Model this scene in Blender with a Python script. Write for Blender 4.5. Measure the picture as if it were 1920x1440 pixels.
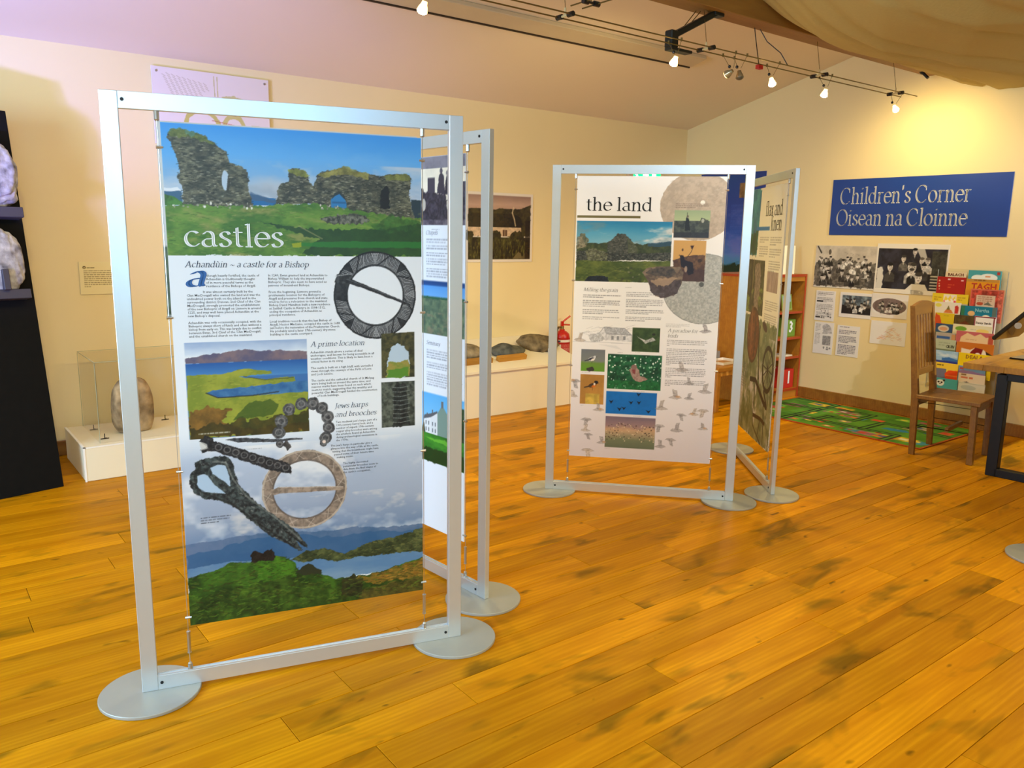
import bpy, bmesh, math, random
import numpy as np
from mathutils import Vector, Matrix, Euler

SC = bpy.context.scene
COL = SC.collection
PI = math.pi
for o in list(bpy.data.objects):
    bpy.data.objects.remove(o, do_unlink=True)

# ---------------------------------------------------------------- camera
YAW, PITCH, ROLL = math.radians(37.6756), math.radians(10.4962), math.radians(-0.9396)
fwd = Vector((math.sin(YAW) * math.cos(PITCH), math.cos(YAW) * math.cos(PITCH), -math.sin(PITCH)))
rgt = Vector((math.cos(YAW), -math.sin(YAW), 0))
dwn = fwd.cross(rgt)
r2 = rgt * math.cos(ROLL) + dwn * math.sin(ROLL)
d2 = -rgt * math.sin(ROLL) + dwn * math.cos(ROLL)
cam = bpy.data.objects.new('camera', bpy.data.cameras.new('camera'))
COL.objects.link(cam)
M = Matrix((r2, -d2, -fwd)).transposed().to_4x4()
M.translation = Vector((0, 0, 1.56))
cam.matrix_world = M
cam.data.sensor_fit = 'HORIZONTAL'
cam.data.sensor_width = 36.0
cam.data.lens = 36.0 * 1506.01 / 1920
cam.data.clip_start = 0.02
SC.camera = cam

# ---------------------------------------------------------------- view, world, large lights
vs = SC.view_settings
SC.display_settings.display_device = 'sRGB'
vs.view_transform = 'Standard'
vs.look = 'None'
vs.gamma = 1.0
vs.use_curve_mapping = False
vs.exposure = 0.84

W = bpy.data.worlds.new('world')
SC.world = W
W.use_nodes = True
bg = W.node_tree.nodes['Background']
bg.inputs[0].default_value = (0.55, 0.72, 1.0, 1)
bg.inputs[1].default_value = 0.5

WARM = (1.0, 0.77, 0.32)
def area(name, loc, target, sx, sy, power, color):
    l = bpy.data.lights.new(name, 'AREA'); l.shape = 'RECTANGLE'; l.size = sx; l.size_y = sy
    l.energy = power; l.color = color
    o = bpy.data.objects.new(name, l); COL.objects.link(o); o.location = loc
    o.rotation_euler = (Vector(target) - Vector(loc)).to_track_quat('-Z', 'Y').to_euler()
    return o
# cool daylight from unseen windows, added behind the camera and in the left wall
area('unseen_window_front', (-1.1, -3.9, 2.05), (-1.1, 3, 2.05), 3.0, 1.1, 52, (0.28, 0.64, 1.0))
area('added_rooflight', (-0.6, -2.7, 3.03), (-0.6, -2.454, 2.03), 3.6, 1.3, 52, (0.28, 0.64, 1.0))  # rooflight added for a blue reflection in the stands' top rails
area('unseen_window_left', (-2.9, 2.7, 1.7), (3, 2.7, 1.4), 3.2, 1.5, 150, (0.48, 0.74, 1.0))

def spot(name, loc, target, power, angle, color=WARM, blend=0.6, radius=0.03):
    l = bpy.data.lights.new(name, 'SPOT'); l.energy = power; l.color = color
    l.spot_size = math.radians(angle); l.spot_blend = blend; l.shadow_soft_size = radius
    o = bpy.data.objects.new(name, l); COL.objects.link(o); o.location = loc
    o.rotation_euler = (Vector(target) - Vector(loc)).to_track_quat('-Z', 'Y').to_euler()
    return o

# ---------------------------------------------------------------- helpers
def lin(c):
    c = c / 255.0
    return c / 12.92 if c <= 0.04045 else ((c + 0.055) / 1.055) ** 2.4
def rgb(r, g, b):
    return (lin(r), lin(g), lin(b), 1.0)

MATS = {}
def mat(name, col, rough=0.6, metal=0.0, var=0.06, scale=8.0, bump=0.0, spec=0.5, coat=0.0, emit=None, estr=0.0, col2=None, detail=4.0):
    """procedural principled material: colour broken up by noise, optional bump"""
    if name in MATS: return MATS[name]
    m = bpy.data.materials.new(name); m.use_nodes = True
    nt = m.node_tree; N = nt.nodes; L = nt.links
    p = N['Principled BSDF']
    p.inputs['Roughness'].default_value = rough
    p.inputs['Metallic'].default_value = metal
    p.inputs['Specular IOR Level'].default_value = spec
    p.inputs['Coat Weight'].default_value = coat
    tc = N.new('ShaderNodeTexCoord'); nz = N.new('ShaderNodeTexNoise')
    nz.inputs['Scale'].default_value = scale; nz.inputs['Detail'].default_value = detail
    L.new(tc.outputs['Object'], nz.inputs['Vector'])
    mx = N.new('ShaderNodeMix'); mx.data_type = 'RGBA'
    a = [max(0, c * (1 - var)) for c in col[:3]] + [1]
    b = list(col2) if col2 else [min(1, c * (1 + var)) for c in col[:3]] + [1]
    mx.inputs[6].default_value = a; mx.inputs[7].default_value = b
    if col2:
        mr = N.new('ShaderNodeMapRange'); mr.inputs[1].default_value = 0.30; mr.inputs[2].default_value = 0.72
        L.new(nz.outputs['Fac'], mr.inputs[0]); L.new(mr.outputs[0], mx.inputs[0])
    else: L.new(nz.outputs['Fac'], mx.inputs[0])
    L.new(mx.outputs[2], p.inputs['Base Color'])
    if bump:
        bp = N.new('ShaderNodeBump'); bp.inputs['Strength'].default_value = bump; bp.inputs['Distance'].default_value = 0.01
        L.new(nz.outputs['Fac'], bp.inputs['Height']); L.new(bp.outputs['Normal'], p.inputs['Normal'])
    if emit:
        p.inputs['Emission Color'].default_value = emit; p.inputs['Emission Strength'].default_value = estr
    MATS[name] = m
    return m

def print_mat(name='printed_sheet', rough=0.42, coat=0.0):
    if name in MATS: return MATS[name]
    m = bpy.data.materials.new(name); m.use_nodes = True
    nt = m.node_tree; p = nt.nodes['Principled BSDF']
    at = nt.nodes.new('ShaderNodeVertexColor'); at.layer_name = 'Col'
    nt.links.new(at.outputs['Color'], p.inputs['Base Color'])
    p.inputs['Roughness'].default_value = rough; p.inputs['Coat Weight'].default_value = coat
    p.inputs['Specular IOR Level'].default_value = 0.35
    MATS[name] = m
    return m

def glass_mat(name, tint=(0.97, 0.98, 0.97), gloss=0.09):
    if name in MATS: return MATS[name]
    m = bpy.data.materials.new(name); m.use_nodes = True
    nt = m.node_tree; N = nt.nodes; L = nt.links
    N.remove(N['Principled BSDF'])
    t = N.new('ShaderNodeBsdfTransparent'); t.inputs[0].default_value = (*tint, 1)
    g = N.new('ShaderNodeBsdfGlossy'); g.inputs['Roughness'].default_value = 0.04
    lw = N.new('ShaderNodeLayerWeight'); lw.inputs['Blend'].default_value = 0.25
    mth = N.new('ShaderNodeMath'); mth.operation = 'MULTIPLY_ADD'; mth.inputs[1].default_value = 0.16; mth.inputs[2].default_value = gloss * 0.3
    L.new(lw.outputs['Fresnel'], mth.inputs[0])
    mx = N.new('ShaderNodeMixShader'); L.new(mth.outputs[0], mx.inputs[0]); L.new(t.outputs[0], mx.inputs[1]); L.new(g.outputs[0], mx.inputs[2])
    L.new(mx.outputs[0], N['Material Output'].inputs[0])
    MATS[name] = m
    return m

def tag(o, label=None, cat=None, group=None, kind=None):
    if label: o['label'] = label
    if cat: o['category'] = cat
    if group: o['group'] = group
    if kind: o['kind'] = kind
    return o

def thing(name, label, cat, loc=(0, 0, 0), rz=0.0, group=None):
    o = bpy.data.objects.new(name, None); COL.objects.link(o)
    o.empty_display_size = 0.05
    o.location = loc; o.rotation_euler = (0, 0, rz)
    return tag(o, label, cat, group)

class MB:
    """collects geometry for one mesh"""
    def __init__(s): s.bm = bmesh.new()
    def box(s, x0, x1, y0, y1, z0, z1, bev=0.0, mtx=None):
        r = bmesh.ops.create_cube(s.bm, size=1.0)
        for v in r['verts']:
            v.co = Vector(((x0 + x1) / 2 + v.co.x * (x1 - x0), (y0 + y1) / 2 + v.co.y * (y1 - y0), (z0 + z1) / 2 + v.co.z * (z1 - z0)))
        vs_ = r['verts']
        if bev:
            es = list({e for v in vs_ for e in v.link_edges})
            q = bmesh.ops.bevel(s.bm, geom=es, offset=bev, segments=1, affect='EDGES', profile=0.5)
            vs_ = list({v for f in q['faces'] for v in f.verts} | {v for v in vs_ if v.is_valid})
        if mtx is not None:
            bmesh.ops.transform(s.bm, matrix=mtx, verts=vs_)
        return s
    def tube(s, p0, p1, r0, r1=None, n=12, caps=True):
        p0 = Vector(p0); p1 = Vector(p1); d = p1 - p0; L = d.length
        if r1 is None: r1 = r0
        q = bmesh.ops.create_cone(s.bm, cap_ends=caps, cap_tris=False, segments=n, radius1=r0, radius2=r1, depth=L)
        m = Matrix.Translation((p0 + p1) / 2) @ d.to_track_quat('Z', 'Y').to_matrix().to_4x4()
        bmesh.ops.transform(s.bm, matrix=m, verts=q['verts'])
        return s
    def path(s, pts, r, n=8):
        for a, b in zip(pts[:-1], pts[1:]): s.tube(a, b, r, n=n)
        return s
    def ball(s, c, r, sx=1, sy=1, sz=1, u=12, v=8):
        q = bmesh.ops.create_uvsphere(s.bm, u_segments=u, v_segments=v, radius=r)
        for w in q['verts']: w.co = Vector((c[0] + w.co.x * sx, c[1] + w.co.y * sy, c[2] + w.co.z * sz))
        return s
    def lathe(s, prof, n=20, c=(0, 0, 0), mtx=None):
        rings = []
        for (r, z) in prof:
            if r < 1e-6: rings.append([s.bm.verts.new((c[0], c[1], c[2] + z))]); continue
            rings.append([s.bm.verts.new((c[0] + r * math.cos(2 * PI * i / n), c[1] + r * math.sin(2 * PI * i / n), c[2] + z)) for i in range(n)])
        for A, B in zip(rings[:-1], rings[1:]):
            for i in range(n):
                j = (i + 1) % n
                if len(A) == 1 and len(B) == 1: continue
                if len(A) == 1: s.bm.faces.new((A[0], B[j], B[i]))
                elif len(B) == 1: s.bm.faces.new((A[i], A[j], B[0]))
                else: s.bm.faces.new((A[i], A[j], B[j], B[i]))
        if mtx is not None:
            bmesh.ops.transform(s.bm, matrix=mtx, verts=[v for R_ in rings for v in R_])
        return s
    def prism(s, pts, y0, y1):
        """polygon in x-z extruded along y"""
        a = [s.bm.verts.new((x, y0, z)) for x, z in pts]; b = [s.bm.verts.new((x, y1, z)) for x, z in pts]
        s.bm.faces.new(a); s.bm.faces.new(list(reversed(b)))
        n = len(pts)
        for i in range(n):
            j = (i + 1) % n; s.bm.faces.new((a[j], a[i], b[i], b[j]))
        return s
    def build(s, name, m, parent=None, smooth=False, loc=None):
        bmesh.ops.recalc_face_normals(s.bm, faces=s.bm.faces)
        me = bpy.data.meshes.new(name); s.bm.to_mesh(me); s.bm.free()
        if smooth:
            for f in me.polygons: f.use_smooth = True
        if m: me.materials.append(m)
        o = bpy.data.objects.new(name, me); COL.objects.link(o)
        if parent: o.parent = parent
        if loc is not None: o.location = loc
        return o

def struct(o): o['kind'] = 'structure'; return o

def copy_tree(o, parent=None):
    c = o.copy(); COL.objects.link(c); c.parent = parent
    for ch in list(o.children): copy_tree(ch, c)
    return c

def raw_mesh(name, verts, faces, m, parent=None):
    me = bpy.data.meshes.new(name); me.from_pydata(verts, [], faces)
    if m: me.materials.append(m)
    o = bpy.data.objects.new(name, me); COL.objects.link(o)
    if parent: o.parent = parent
    return o

# ---------------------------------------------------------------- print painter (vertex colours on flat printed sheets)
_TAB = np.random.RandomState(7).rand(257, 257)
def vnoise(x, y):
    xi = np.floor(x).astype(int); yi = np.floor(y).astype(int)
    fx = x - xi; fy = y - yi
    fx = fx * fx * (3 - 2 * fx); fy = fy * fy * (3 - 2 * fy)
    xi %= 256; yi %= 256
    a = _TAB[yi, xi]; b = _TAB[yi, xi + 1]; c = _TAB[yi + 1, xi]; d = _TAB[yi + 1, xi + 1]
    return (a * (1 - fx) + b * fx) * (1 - fy) + (c * (1 - fx) + d * fx) * fy
def fbm(x, y, sc, oc=4, seed=0, sx=1.0, sy=1.0):
    t = 0; a = 0.5; s_ = 0
    for k in range(oc):
        t = t + a * vnoise(x / (sc * sx) * 2 ** k + 17.3 * seed + 31 * k, y / (sc * sy) * 2 ** k + 9.1 * seed + 57 * k); s_ += a; a *= 0.62
    return np.clip((t / s_ - 0.5) * 1.5 + 0.5, 0, 1)

class Art:
    def __init__(s, w, h, res, bgc=(238, 238, 240), ss=2):
        s.w, s.h = w, h
        s.nx = max(2, int(round(w / res))); s.ny = max(2, int(round(h / res))); s.ss = ss
        X = (np.arange(s.nx * ss + ss) + 0.5) / ss - 0.5; Y = (np.arange(s.ny * ss + ss) + 0.5) / ss - 0.5
        s.xs = X * w / s.nx; s.ys = Y * h / s.ny
        s.X, s.Y = np.meshgrid(s.xs, s.ys)
        s.clip = (-1e9, -1e9, 1e9, 1e9)
        s.c = np.empty(s.X.shape + (3,)); s.c[:] = np.array(bgc, float) / 255
    def win(s, *r): s.clip = r or (-1e9, -1e9, 1e9, 1e9); return s
    def sl(s, x0, x1, y0, y1, pad=0):
        k = s.clip
        i0, i1 = np.searchsorted(s.xs, [max(x0 - pad, k[0]), min(x1 + pad, k[2])]); j0, j1 = np.searchsorted(s.ys, [max(y0 - pad, k[1]), min(y1 + pad, k[3])])
        i1, j1 = max(i0, i1), max(j0, j1)
        return slice(j0, j1), slice(i0, i1)
    def put(s, S, m, col, a=1.0, col2=None, tsc=20, tex=0.0, seed=0, tx=1.0, ty=1.0, oc=5):
        X = s.X[S]; Y = s.Y[S]
        c = np.array(col, float) / 255
        if col2 is not None or tex:
            n = fbm(X, Y, tsc, oc, seed, tx, ty)[..., None]
            n = np.clip((n - 0.5) * 1.9 + 0.5, 0, 1)
            if col2 is not None: c = c + (np.array(col2, float) / 255 - c) * n
            if tex: c = c * (1 + tex * (n * 2 - 1))
        m = (m * a)[..., None]
        s.c[S] = s.c[S] * (1 - m) + np.clip(c, 0, 1) * m
    def poly(s, pts, col, a=1.0, jit=0, jsc=25, **k):
        P = np.array(pts, float)
        S = s.sl(P[:, 0].min(), P[:, 0].max(), P[:, 1].min(), P[:, 1].max(), jit)
        X = s.X[S]; Y = s.Y[S]
        if X.size == 0: return s
        if jit:
            sd = k.get('seed', 0)
            X, Y = X + jit * 2 * (fbm(X, Y, jsc, 3, sd + 3) - 0.5), Y + jit * 2 * (fbm(X, Y, jsc, 3, sd + 8) - 0.5)
        m = np.zeros(X.shape, bool)
        n = len(P)
        for i in range(n):
            x1, y1 = P[i]; x2, y2 = P[(i + 1) % n]
            if y1 == y2: continue
            cnd = ((y1 > Y) != (y2 > Y)) & (X < (x2 - x1) * (Y - y1) / (y2 - y1) + x1)
            m ^= cnd
        s.put(S, m.astype(float), col, a, **k); return s
    def rect(s, x0, y0, x1, y1, col, a=1.0, **k):
        S = s.sl(x0, x1, y0, y1); s.put(S, np.ones(s.X[S].shape), col, a, **k); return s
    def ell(s, cx, cy, rx, ry, col, a=1.0, inner=0.0, rot=0, soft=0.0, jit=0, jsc=20, **k):
        R_ = max(rx, ry) + jit
        S = s.sl(cx - R_, cx + R_, cy - R_, cy + R_); X = s.X[S] - cx; Y = s.Y[S] - cy
        if jit: X, Y = X + jit * 2 * (fbm(s.X[S], s.Y[S], jsc, 3, 5) - 0.5), Y + jit * 2 * (fbm(s.X[S], s.Y[S], jsc, 3, 6) - 0.5)
        t = math.radians(rot); U = X * math.cos(t) + Y * math.sin(t); V = -X * math.sin(t) + Y * math.cos(t)
        d = np.sqrt((U / rx) ** 2 + (V / ry) ** 2)
        m = np.clip((1 - d) / soft, 0, 1) if soft else (d <= 1).astype(float)
        if inner: m = m * (d >= inner)
        s.put(S, m, col, a, **k); return s
    def line(s, pts, w, col, a=1.0, w2=None, **k):
        for i, ((x1, y1), (x2, y2)) in enumerate(zip(pts[:-1], pts[1:])):
            ww = w if w2 is None else w + (w2 - w) * i / max(1, len(pts) - 2)
            S = s.sl(min(x1, x2), max(x1, x2), min(y1, y2), max(y1, y2), ww)
            X = s.X[S]; Y = s.Y[S]; dx, dy = x2 - x1, y2 - y1; L2 = dx * dx + dy * dy + 1e-9
            t = np.clip(((X - x1) * dx + (Y - y1) * dy) / L2, 0, 1)
            d = np.hypot(X - x1 - t * dx, Y - y1 - t * dy)
            s.put(S, (d <= ww / 2).astype(float), col, a, **k)
        return s
    def vgrad(s, x0, y0, x1, y1, stops, a=1.0, wob=0, wsc=60, afn=None):
        S = s.sl(x0, x1, y0, y1); X = s.X[S]; Y = s.Y[S]
        t = (Y - y0) / (y1 - y0)
        if wob: t = t + wob * (fbm(X, Y, wsc, 4, 2, 2.5, 1) - 0.5)
        ps = [q[0] for q in stops]
        c = np.stack([np.interp(t, ps, [q[1][i] / 255 for q in stops]) for i in range(3)], -1)
        al = np.full(X.shape, a) if afn is None else afn(X, Y) * a
        s.c[S] = s.c[S] * (1 - al[..., None]) + c * al[..., None]; return s
    def clouds(s, x0, y0, x1, y1, col, thr=0.5, gain=3.0, a=1.0, sc=80, seed=1, sx=2.2, sy=1.0):
        S = s.sl(x0, x1, y0, y1); n = fbm(s.X[S], s.Y[S], sc, 5, seed, sx, sy)
        s.put(S, np.clip((n - thr) * gain, 0, 1), col, a); return s
    def dashes(s, pts, n, L, w, cols, seed=0, a=.8, ang=0.0, spread=.3):
        """short strokes scattered inside a polygon: masonry courses, grass, bark"""
        rd = random.Random(seed); P = list(pts); xs_ = [p[0] for p in P]; ys_ = [p[1] for p in P]; k = 0; tries = 0
        while k < n and tries < n * 6:
            tries += 1; x = rd.uniform(min(xs_), max(xs_)); y = rd.uniform(min(ys_), max(ys_)); ins = False
            for (x1, y1), (x2, y2) in zip(P, P[1:] + P[:1]):
                if (y1 > y) != (y2 > y) and x < (x2 - x1) * (y - y1) / (y2 - y1) + x1: ins = not ins
            if not ins: continue
            t = ang + rd.uniform(-spread, spread); l = L * rd.uniform(.4, 1.2) / 2
            s.line([(x - l * math.cos(t), y - l * math.sin(t)), (x + l * math.cos(t), y + l * math.sin(t))], w * rd.uniform(.6, 1.3), rd.choice(cols), a * rd.uniform(.5, 1)); k += 1
        return s
    def specks(s, x0, y0, x1, y1, n, r, cols, seed=0, a=1.0):
        rd = random.Random(seed)
        for _ in range(n):
            s.ell(rd.uniform(x0, x1), rd.uniform(y0, y1), r * rd.uniform(.5, 1.3), r * rd.uniform(.5, 1.3), rd.choice(cols), a)
        return s
    def greek(s, x0, y0, x1, nl, lh, col=(70, 70, 75), h=0.45, a=0.75, seed=0, breaks=(), short=0.6):
        """unreadably small print: word-length dark dashes"""
        rd = random.Random(seed)
        for k in range(nl):
            if k in breaks: continue
            xe = x1 if (k + 1) not in breaks and k != nl - 1 else x0 + (x1 - x0) * short
            xe -= rd.uniform(0, (x1 - x0) * .08)
            x = x0; y = y0 + k * lh
            while x < xe:
                w = lh * rd.choice((.6, .9, 1.2, 1.6, 2.0))
                s.rect(x, y, min(x + w, xe), y + lh * h, col, a * rd.uniform(.75, 1))
                x += w + lh * .28
        return s
    def crowd(s, x0, y0, x1, y1, n, r, seed=0, face=(205, 200, 195), coats=((30, 30, 32), (60, 58, 56), (95, 92, 90), (200, 198, 195))):
        rd = random.Random(seed); P = sorted([(rd.uniform(y0, y1), rd.uniform(x0, x1)) for _ in range(n)])
        for y, x in P:
            q = r * rd.uniform(.85, 1.2); coat = rd.choice(coats)
            s.poly([(x - q * 1.25, y + q * 3.6), (x - q * 1.3, y + q * 1.9), (x - q * .5, y + q * 1.15), (x + q * .5, y + q * 1.15), (x + q * 1.3, y + q * 1.9), (x + q * 1.25, y + q * 3.6)], coat, tex=.25, tsc=r)
            s.poly([(x - q * .28, y + q * 1.1), (x + q * .28, y + q * 1.1), (x, y + q * 2.0)], (214, 212, 206), .8)
            s.rect(x - q * .25, y + q * .6, x + q * .25, y + q * 1.25, [c * .82 for c in face])
            s.ell(x, y, q * .68, q * .95, face, tex=.15, tsc=r * .8)
            s.ell(x, y - q * .72, q * .72, q * .42, rd.choice(((25, 24, 24), (60, 56, 52), (96, 90, 84))))
            s.ell(x - q * .26, y - q * .05, q * .14, q * .09, (60, 54, 50), .8); s.ell(x + q * .26, y - q * .05, q * .14, q * .09, (60, 54, 50), .8)
            s.ell(x, y + q * .48, q * .24, q * .08, (110, 84, 80), .8)
        return s
    def sheet(s, name, m, parent=None, loc=(0, 0, 0), rot=None):
        """grid mesh; local x right, z up, facing -y; origin at the top left corner"""
        ss = s.ss
        c = s.c.reshape(s.ny + 1, ss, s.nx + 1, ss, 3).mean((1, 3))
        nx, ny = s.nx, s.ny
        gx, gy = np.meshgrid(np.arange(nx + 1) * s.w / nx / 1000, -np.arange(ny + 1) * s.h / ny / 1000)
        co = np.zeros(((nx + 1) * (ny + 1), 3), np.float32); co[:, 0] = gx.ravel(); co[:, 2] = gy.ravel()
        i = (np.arange(ny)[:, None] * (nx + 1) + np.arange(nx)[None, :]).ravel()
        q = np.stack([i + nx + 1, i + nx + 2, i + 1, i], -1).astype(np.int32)
        me = bpy.data.meshes.new(name)
        me.vertices.add(len(co)); me.vertices.foreach_set('co', co.ravel())
        me.loops.add(q.size); me.loops.foreach_set('vertex_index', q.ravel())
        me.polygons.add(len(q)); me.polygons.foreach_set('loop_start', np.arange(0, q.size, 4, dtype=np.int32))
        me.update(calc_edges=True)
        at = me.color_attributes.new('Col', 'FLOAT_COLOR', 'POINT')
        lc = np.where(c <= 0.04045, c / 12.92, ((c + 0.055) / 1.055) ** 2.4).reshape(-1, 3)
        at.data.foreach_set('color', np.concatenate([lc, np.ones((len(lc), 1))], 1).astype(np.float32).ravel())
        me.materials.append(m)
        o = bpy.data.objects.new(name, me); COL.objects.link(o)
        if parent: o.parent = parent
        o.location = loc
        if rot: o.rotation_euler = rot
        return o

# ---------------------------------------------------------------- lettering: broad-nib serif alphabet (x-height 1)
def A_(cx, cy, rx, ry, a0, a1, n=18):
    return [(cx + rx * math.cos(math.radians(a0 + (a1 - a0) * i / n)), cy + ry * math.sin(math.radians(a0 + (a1 - a0) * i / n))) for i in range(n + 1)]
def cr(P, n=5):
    P = [P[0]] + list(P) + [P[-1]]; out = []
    for i in range(1, len(P) - 2):
        p0, p1, p2, p3 = P[i - 1:i + 3]
        for k in range(n):
            t = k / n
            out.append(tuple(0.5 * (2 * p1[j] + (p2[j] - p0[j]) * t + (2 * p0[j] - 5 * p1[j] + 4 * p2[j] - p3[j]) * t * t + (3 * p1[j] - p0[j] - 3 * p2[j] + p3[j]) * t ** 3) for j in (0, 1)))
    out.append(tuple(P[-2])); return out
def arch(x0, x1):
    m = (x0 + x1) / 2 + .04; r = x1 - m
    return [(x0, .66)] + A_(m, .62, r, .36, 150, 0) + [(x1, 0)]
def ft(x, w=.19): return [(x - w, .02), (x + w, .02)]
sS = [(.60, .80), (.54, .93), (.40, .98), (.22, .91), (.17, .76), (.25, .62), (.42, .51), (.58, .39), (.63, .24), (.54, .08), (.37, .02), (.20, .07), (.13, .23)]
GL = {
 'l': (.50, [[(.25, 1.5), (.25, 0)]], [ft(.25), [(.07, 1.44), (.25, 1.5)]]),
 't': (.60, [[(.26, 1.25), (.26, .25)] + A_(.44, .25, .18, .22, 180, 300)], [[(.06, .95), (.54, .95)]]),
 'h': (1.02, [[(.23, 1.5), (.23, 0)], arch(.23, .77)], [ft(.23), ft(.77), [(.05, 1.44), (.23, 1.5)]]),
 'n': (1.02, [[(.23, .98), (.23, 0)], arch(.23, .77)], [ft(.23), ft(.77), [(.04, .90), (.23, .98)]]),
 'm': (1.52, [[(.23, .98), (.23, 0)], arch(.23, .74), arch(.74, 1.26)], [ft(.23), ft(.74), ft(1.26), [(.04, .90), (.23, .98)]]),
 'u': (1.0, [[(.22, .98), (.22, .3)] + A_(.46, .3, .24, .29, 180, 300), [(.75, .98), (.75, 0)]], [[(.04, .95), (.22, .97)], [(.58, .95), (.75, .97)], [(.75, .03), (.92, .03)]]),
 'e': (.86, [A_(.46, .5, .35, .48, 5, 322)], [[(.13, .56), (.80, .56)]]),
 'a': (.86, [A_(.40, .70, .24, .28, 155, 0) + [(.64, .16), (.72, .03), (.84, .08)], [(.64, .56)] + A_(.38, .26, .26, .25, 75, 310)], []),
 's': (.74, [cr(sS)], []),
 'c': (.84, [A_(.47, .5, .36, .48, 48, 322)], []),
 'd': (1.0, [A_(.42, .48, .33, .47, 45, 325), [(.74, 1.5), (.74, .0)]], [[(.56, 1.44), (.74, 1.5)], [(.74, .02), (.92, .02)]]),
 'i': (.50, [[(.25, .98), (.25, 0)], [(.21, 1.36), (.29, 1.36)], [(.21, 1.32), (.29, 1.32)]], [ft(.25), [(.06, .90), (.25, .98)], [(.2, 1.34), (.3, 1.34)]]),
 'f': (.60, [[(.25, 0), (.25, 1.2)] + A_(.47, 1.2, .22, .28, 180, 55)], [ft(.25), [(.06, .95), (.52, .95)]]),
 'x': (.84, [[(.10, .95), (.72, .03)], [(.70, .95), (.12, .03)]], [[(.0, .95), (.25, .95)], [(.55, .95), (.8, .95)], [(.0, .02), (.26, .02)], [(.56, .02), (.84, .02)]]),
 'r': (.70, [[(.23, .98), (.23, 0)], [(.23, .62)] + A_(.47, .66, .22, .30, 165, 55)], [ft(.23), [(.04, .90), (.23, .98)]]),
 'o': (.98, [A_(.48, .5, .37, .48, 0, 360, 28)], []),
 'b': (1.0, [[(.23, 1.5), (.23, .05)], A_(.52, .49, .34, .47, 150, -150)], [[(.05, 1.44), (.23, 1.5)]]),
 'p': (1.02, [[(.23, .98), (.23, -.48)], A_(.52, .49, .34, .47, 150, -150)], [ft(.23)[:0] or [(.04, -.48), (.44, -.48)], [(.04, .90), (.23, .98)]]),
 'g': (.92, [A_(.41, .66, .27, .30, 0, 360), cr([(.28, .40), (.18, .24), (.32, .12), (.62, .08), (.78, -.10), (.62, -.38), (.36, -.44), (.12, -.30), (.14, -.10), (.32, .10)])], [[(.6, .88), (.84, .93)]]),
 'w': (1.35, [[(.12, .95), (.42, .02)], [(.42, .02), (.68, .85)], [(.68, .85), (.96, .02)], [(.96, .02), (1.22, .95)]], [[(0, .95), (.28, .95)], [(1.08, .95), (1.36, .95)]]),
 'y': (.86, [[(.12, .95), (.46, .02)], [(.76, .95), (.46, .02), (.32, -.36), (.12, -.42)]], [[(0, .95), (.28, .95)], [(.62, .95), (.9, .95)]]),
 'C': (1.32, [A_(.68, .72, .58, .73, 48, 318, 28)], [[(1.07, 1.26), (1.09, 1.02)]]),
 'O': (1.45, [A_(.71, .72, .60, .73, 0, 360, 32)], []),
 'A': (1.30, [[(.62, 1.45), (1.12, 0)], [(.62, 1.45), (.16, 0)]], [[(.34, .5), (.92, .5)], ft(.16, .16), ft(1.12, .18)]),
 'B': (1.10, [[(.25, 1.42), (.25, .02)], [(.25, 1.42)] + A_(.52, 1.08, .30, .34, 90, -90) + [(.25, .74)], [(.25, .74)] + A_(.58, .38, .36, .36, 90, -90) + [(.25, .02)]], [[(.06, .02), (.4, .02)], [(.06, 1.42), (.4, 1.42)]]),
 'M': (1.62, [[(.22, .02), (.30, 1.40)], [(.30, 1.40), (.80, .08)], [(.80, .08), (1.30, 1.40)], [(1.30, 1.40), (1.38, .02)]], [ft(.22, .16), ft(1.38, .18), [(.12, 1.42), (.32, 1.42)], [(1.28, 1.42), (1.5, 1.42)]]),
 'J': (.72, [[(.40, 1.42), (.40, .1), (.30, -.2), (.08, -.26)]], [[(.18, 1.42), (.62, 1.42)]]),
 'S': (.98, [cr([(x * 1.25 + .04, y * 1.47) for x, y in sS])], []),
 "'": (.36, [[(.17, 1.5), (.15, 1.12)]], []),
 '~': (1.1, [cr([(.12, .42), (.32, .62), (.55, .50), (.78, .38), (1.0, .58)])], []),
 ' ': (.42, [], []),
}
GL['\u00f9'] = (GL['u'][0], GL['u'][1] + [[(.30, 1.42), (.52, 1.16)]], GL['u'][2])

def serif_width(t): return sum(GL[c][0] for c in t)
def serif_text(lines, name, m, parent, depth, wt=.17, italic=0.0):
    """lines: (text, x mm, baseline y mm, width mm, x-height mm); mesh lies in x-z, facing -y"""
    V = []; F = []
    nib = (wt * math.cos(math.radians(22)), wt * math.sin(math.radians(22))); th = .055
    for (t, x0, y0, w, xh) in lines:
        sx = w / serif_width(t); px = 0.0
        def P(u, v): return ((x0 + (px + u + italic * v) * sx) / 1000, -depth, -(y0 - v * xh) / 1000)
        for ch in t:
            adv, pens, thin = GL[ch]
            for st in pens:
                b = len(V)
                for (u, v) in st:
                    V.append(P(u - nib[0] / 2, v - nib[1] / 2)); V.append(P(u + nib[0] / 2, v + nib[1] / 2))
                for k in range(len(st) - 1): F.append((b + 2 * k, b + 2 * k + 1, b + 2 * k + 3, b + 2 * k + 2))
            for st in list(pens) + list(thin):
                hh = th / 2 if st in pens else th * .62
                for (u1, v1), (u2, v2) in zip(st[:-1], st[1:]):
                    L = math.hypot(u2 - u1, v2 - v1) or 1; ox, oy = -(v2 - v1) / L * hh, (u2 - u1) / L * hh
                    b = len(V); V += [P(u1 + ox, v1 + oy), P(u2 + ox, v2 + oy), P(u2 - ox, v2 - oy), P(u1 - ox, v1 - oy)]; F.append((b, b + 1, b + 2, b + 3))
            px += adv
    return raw_mesh(name, V, F, m, parent)

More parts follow.
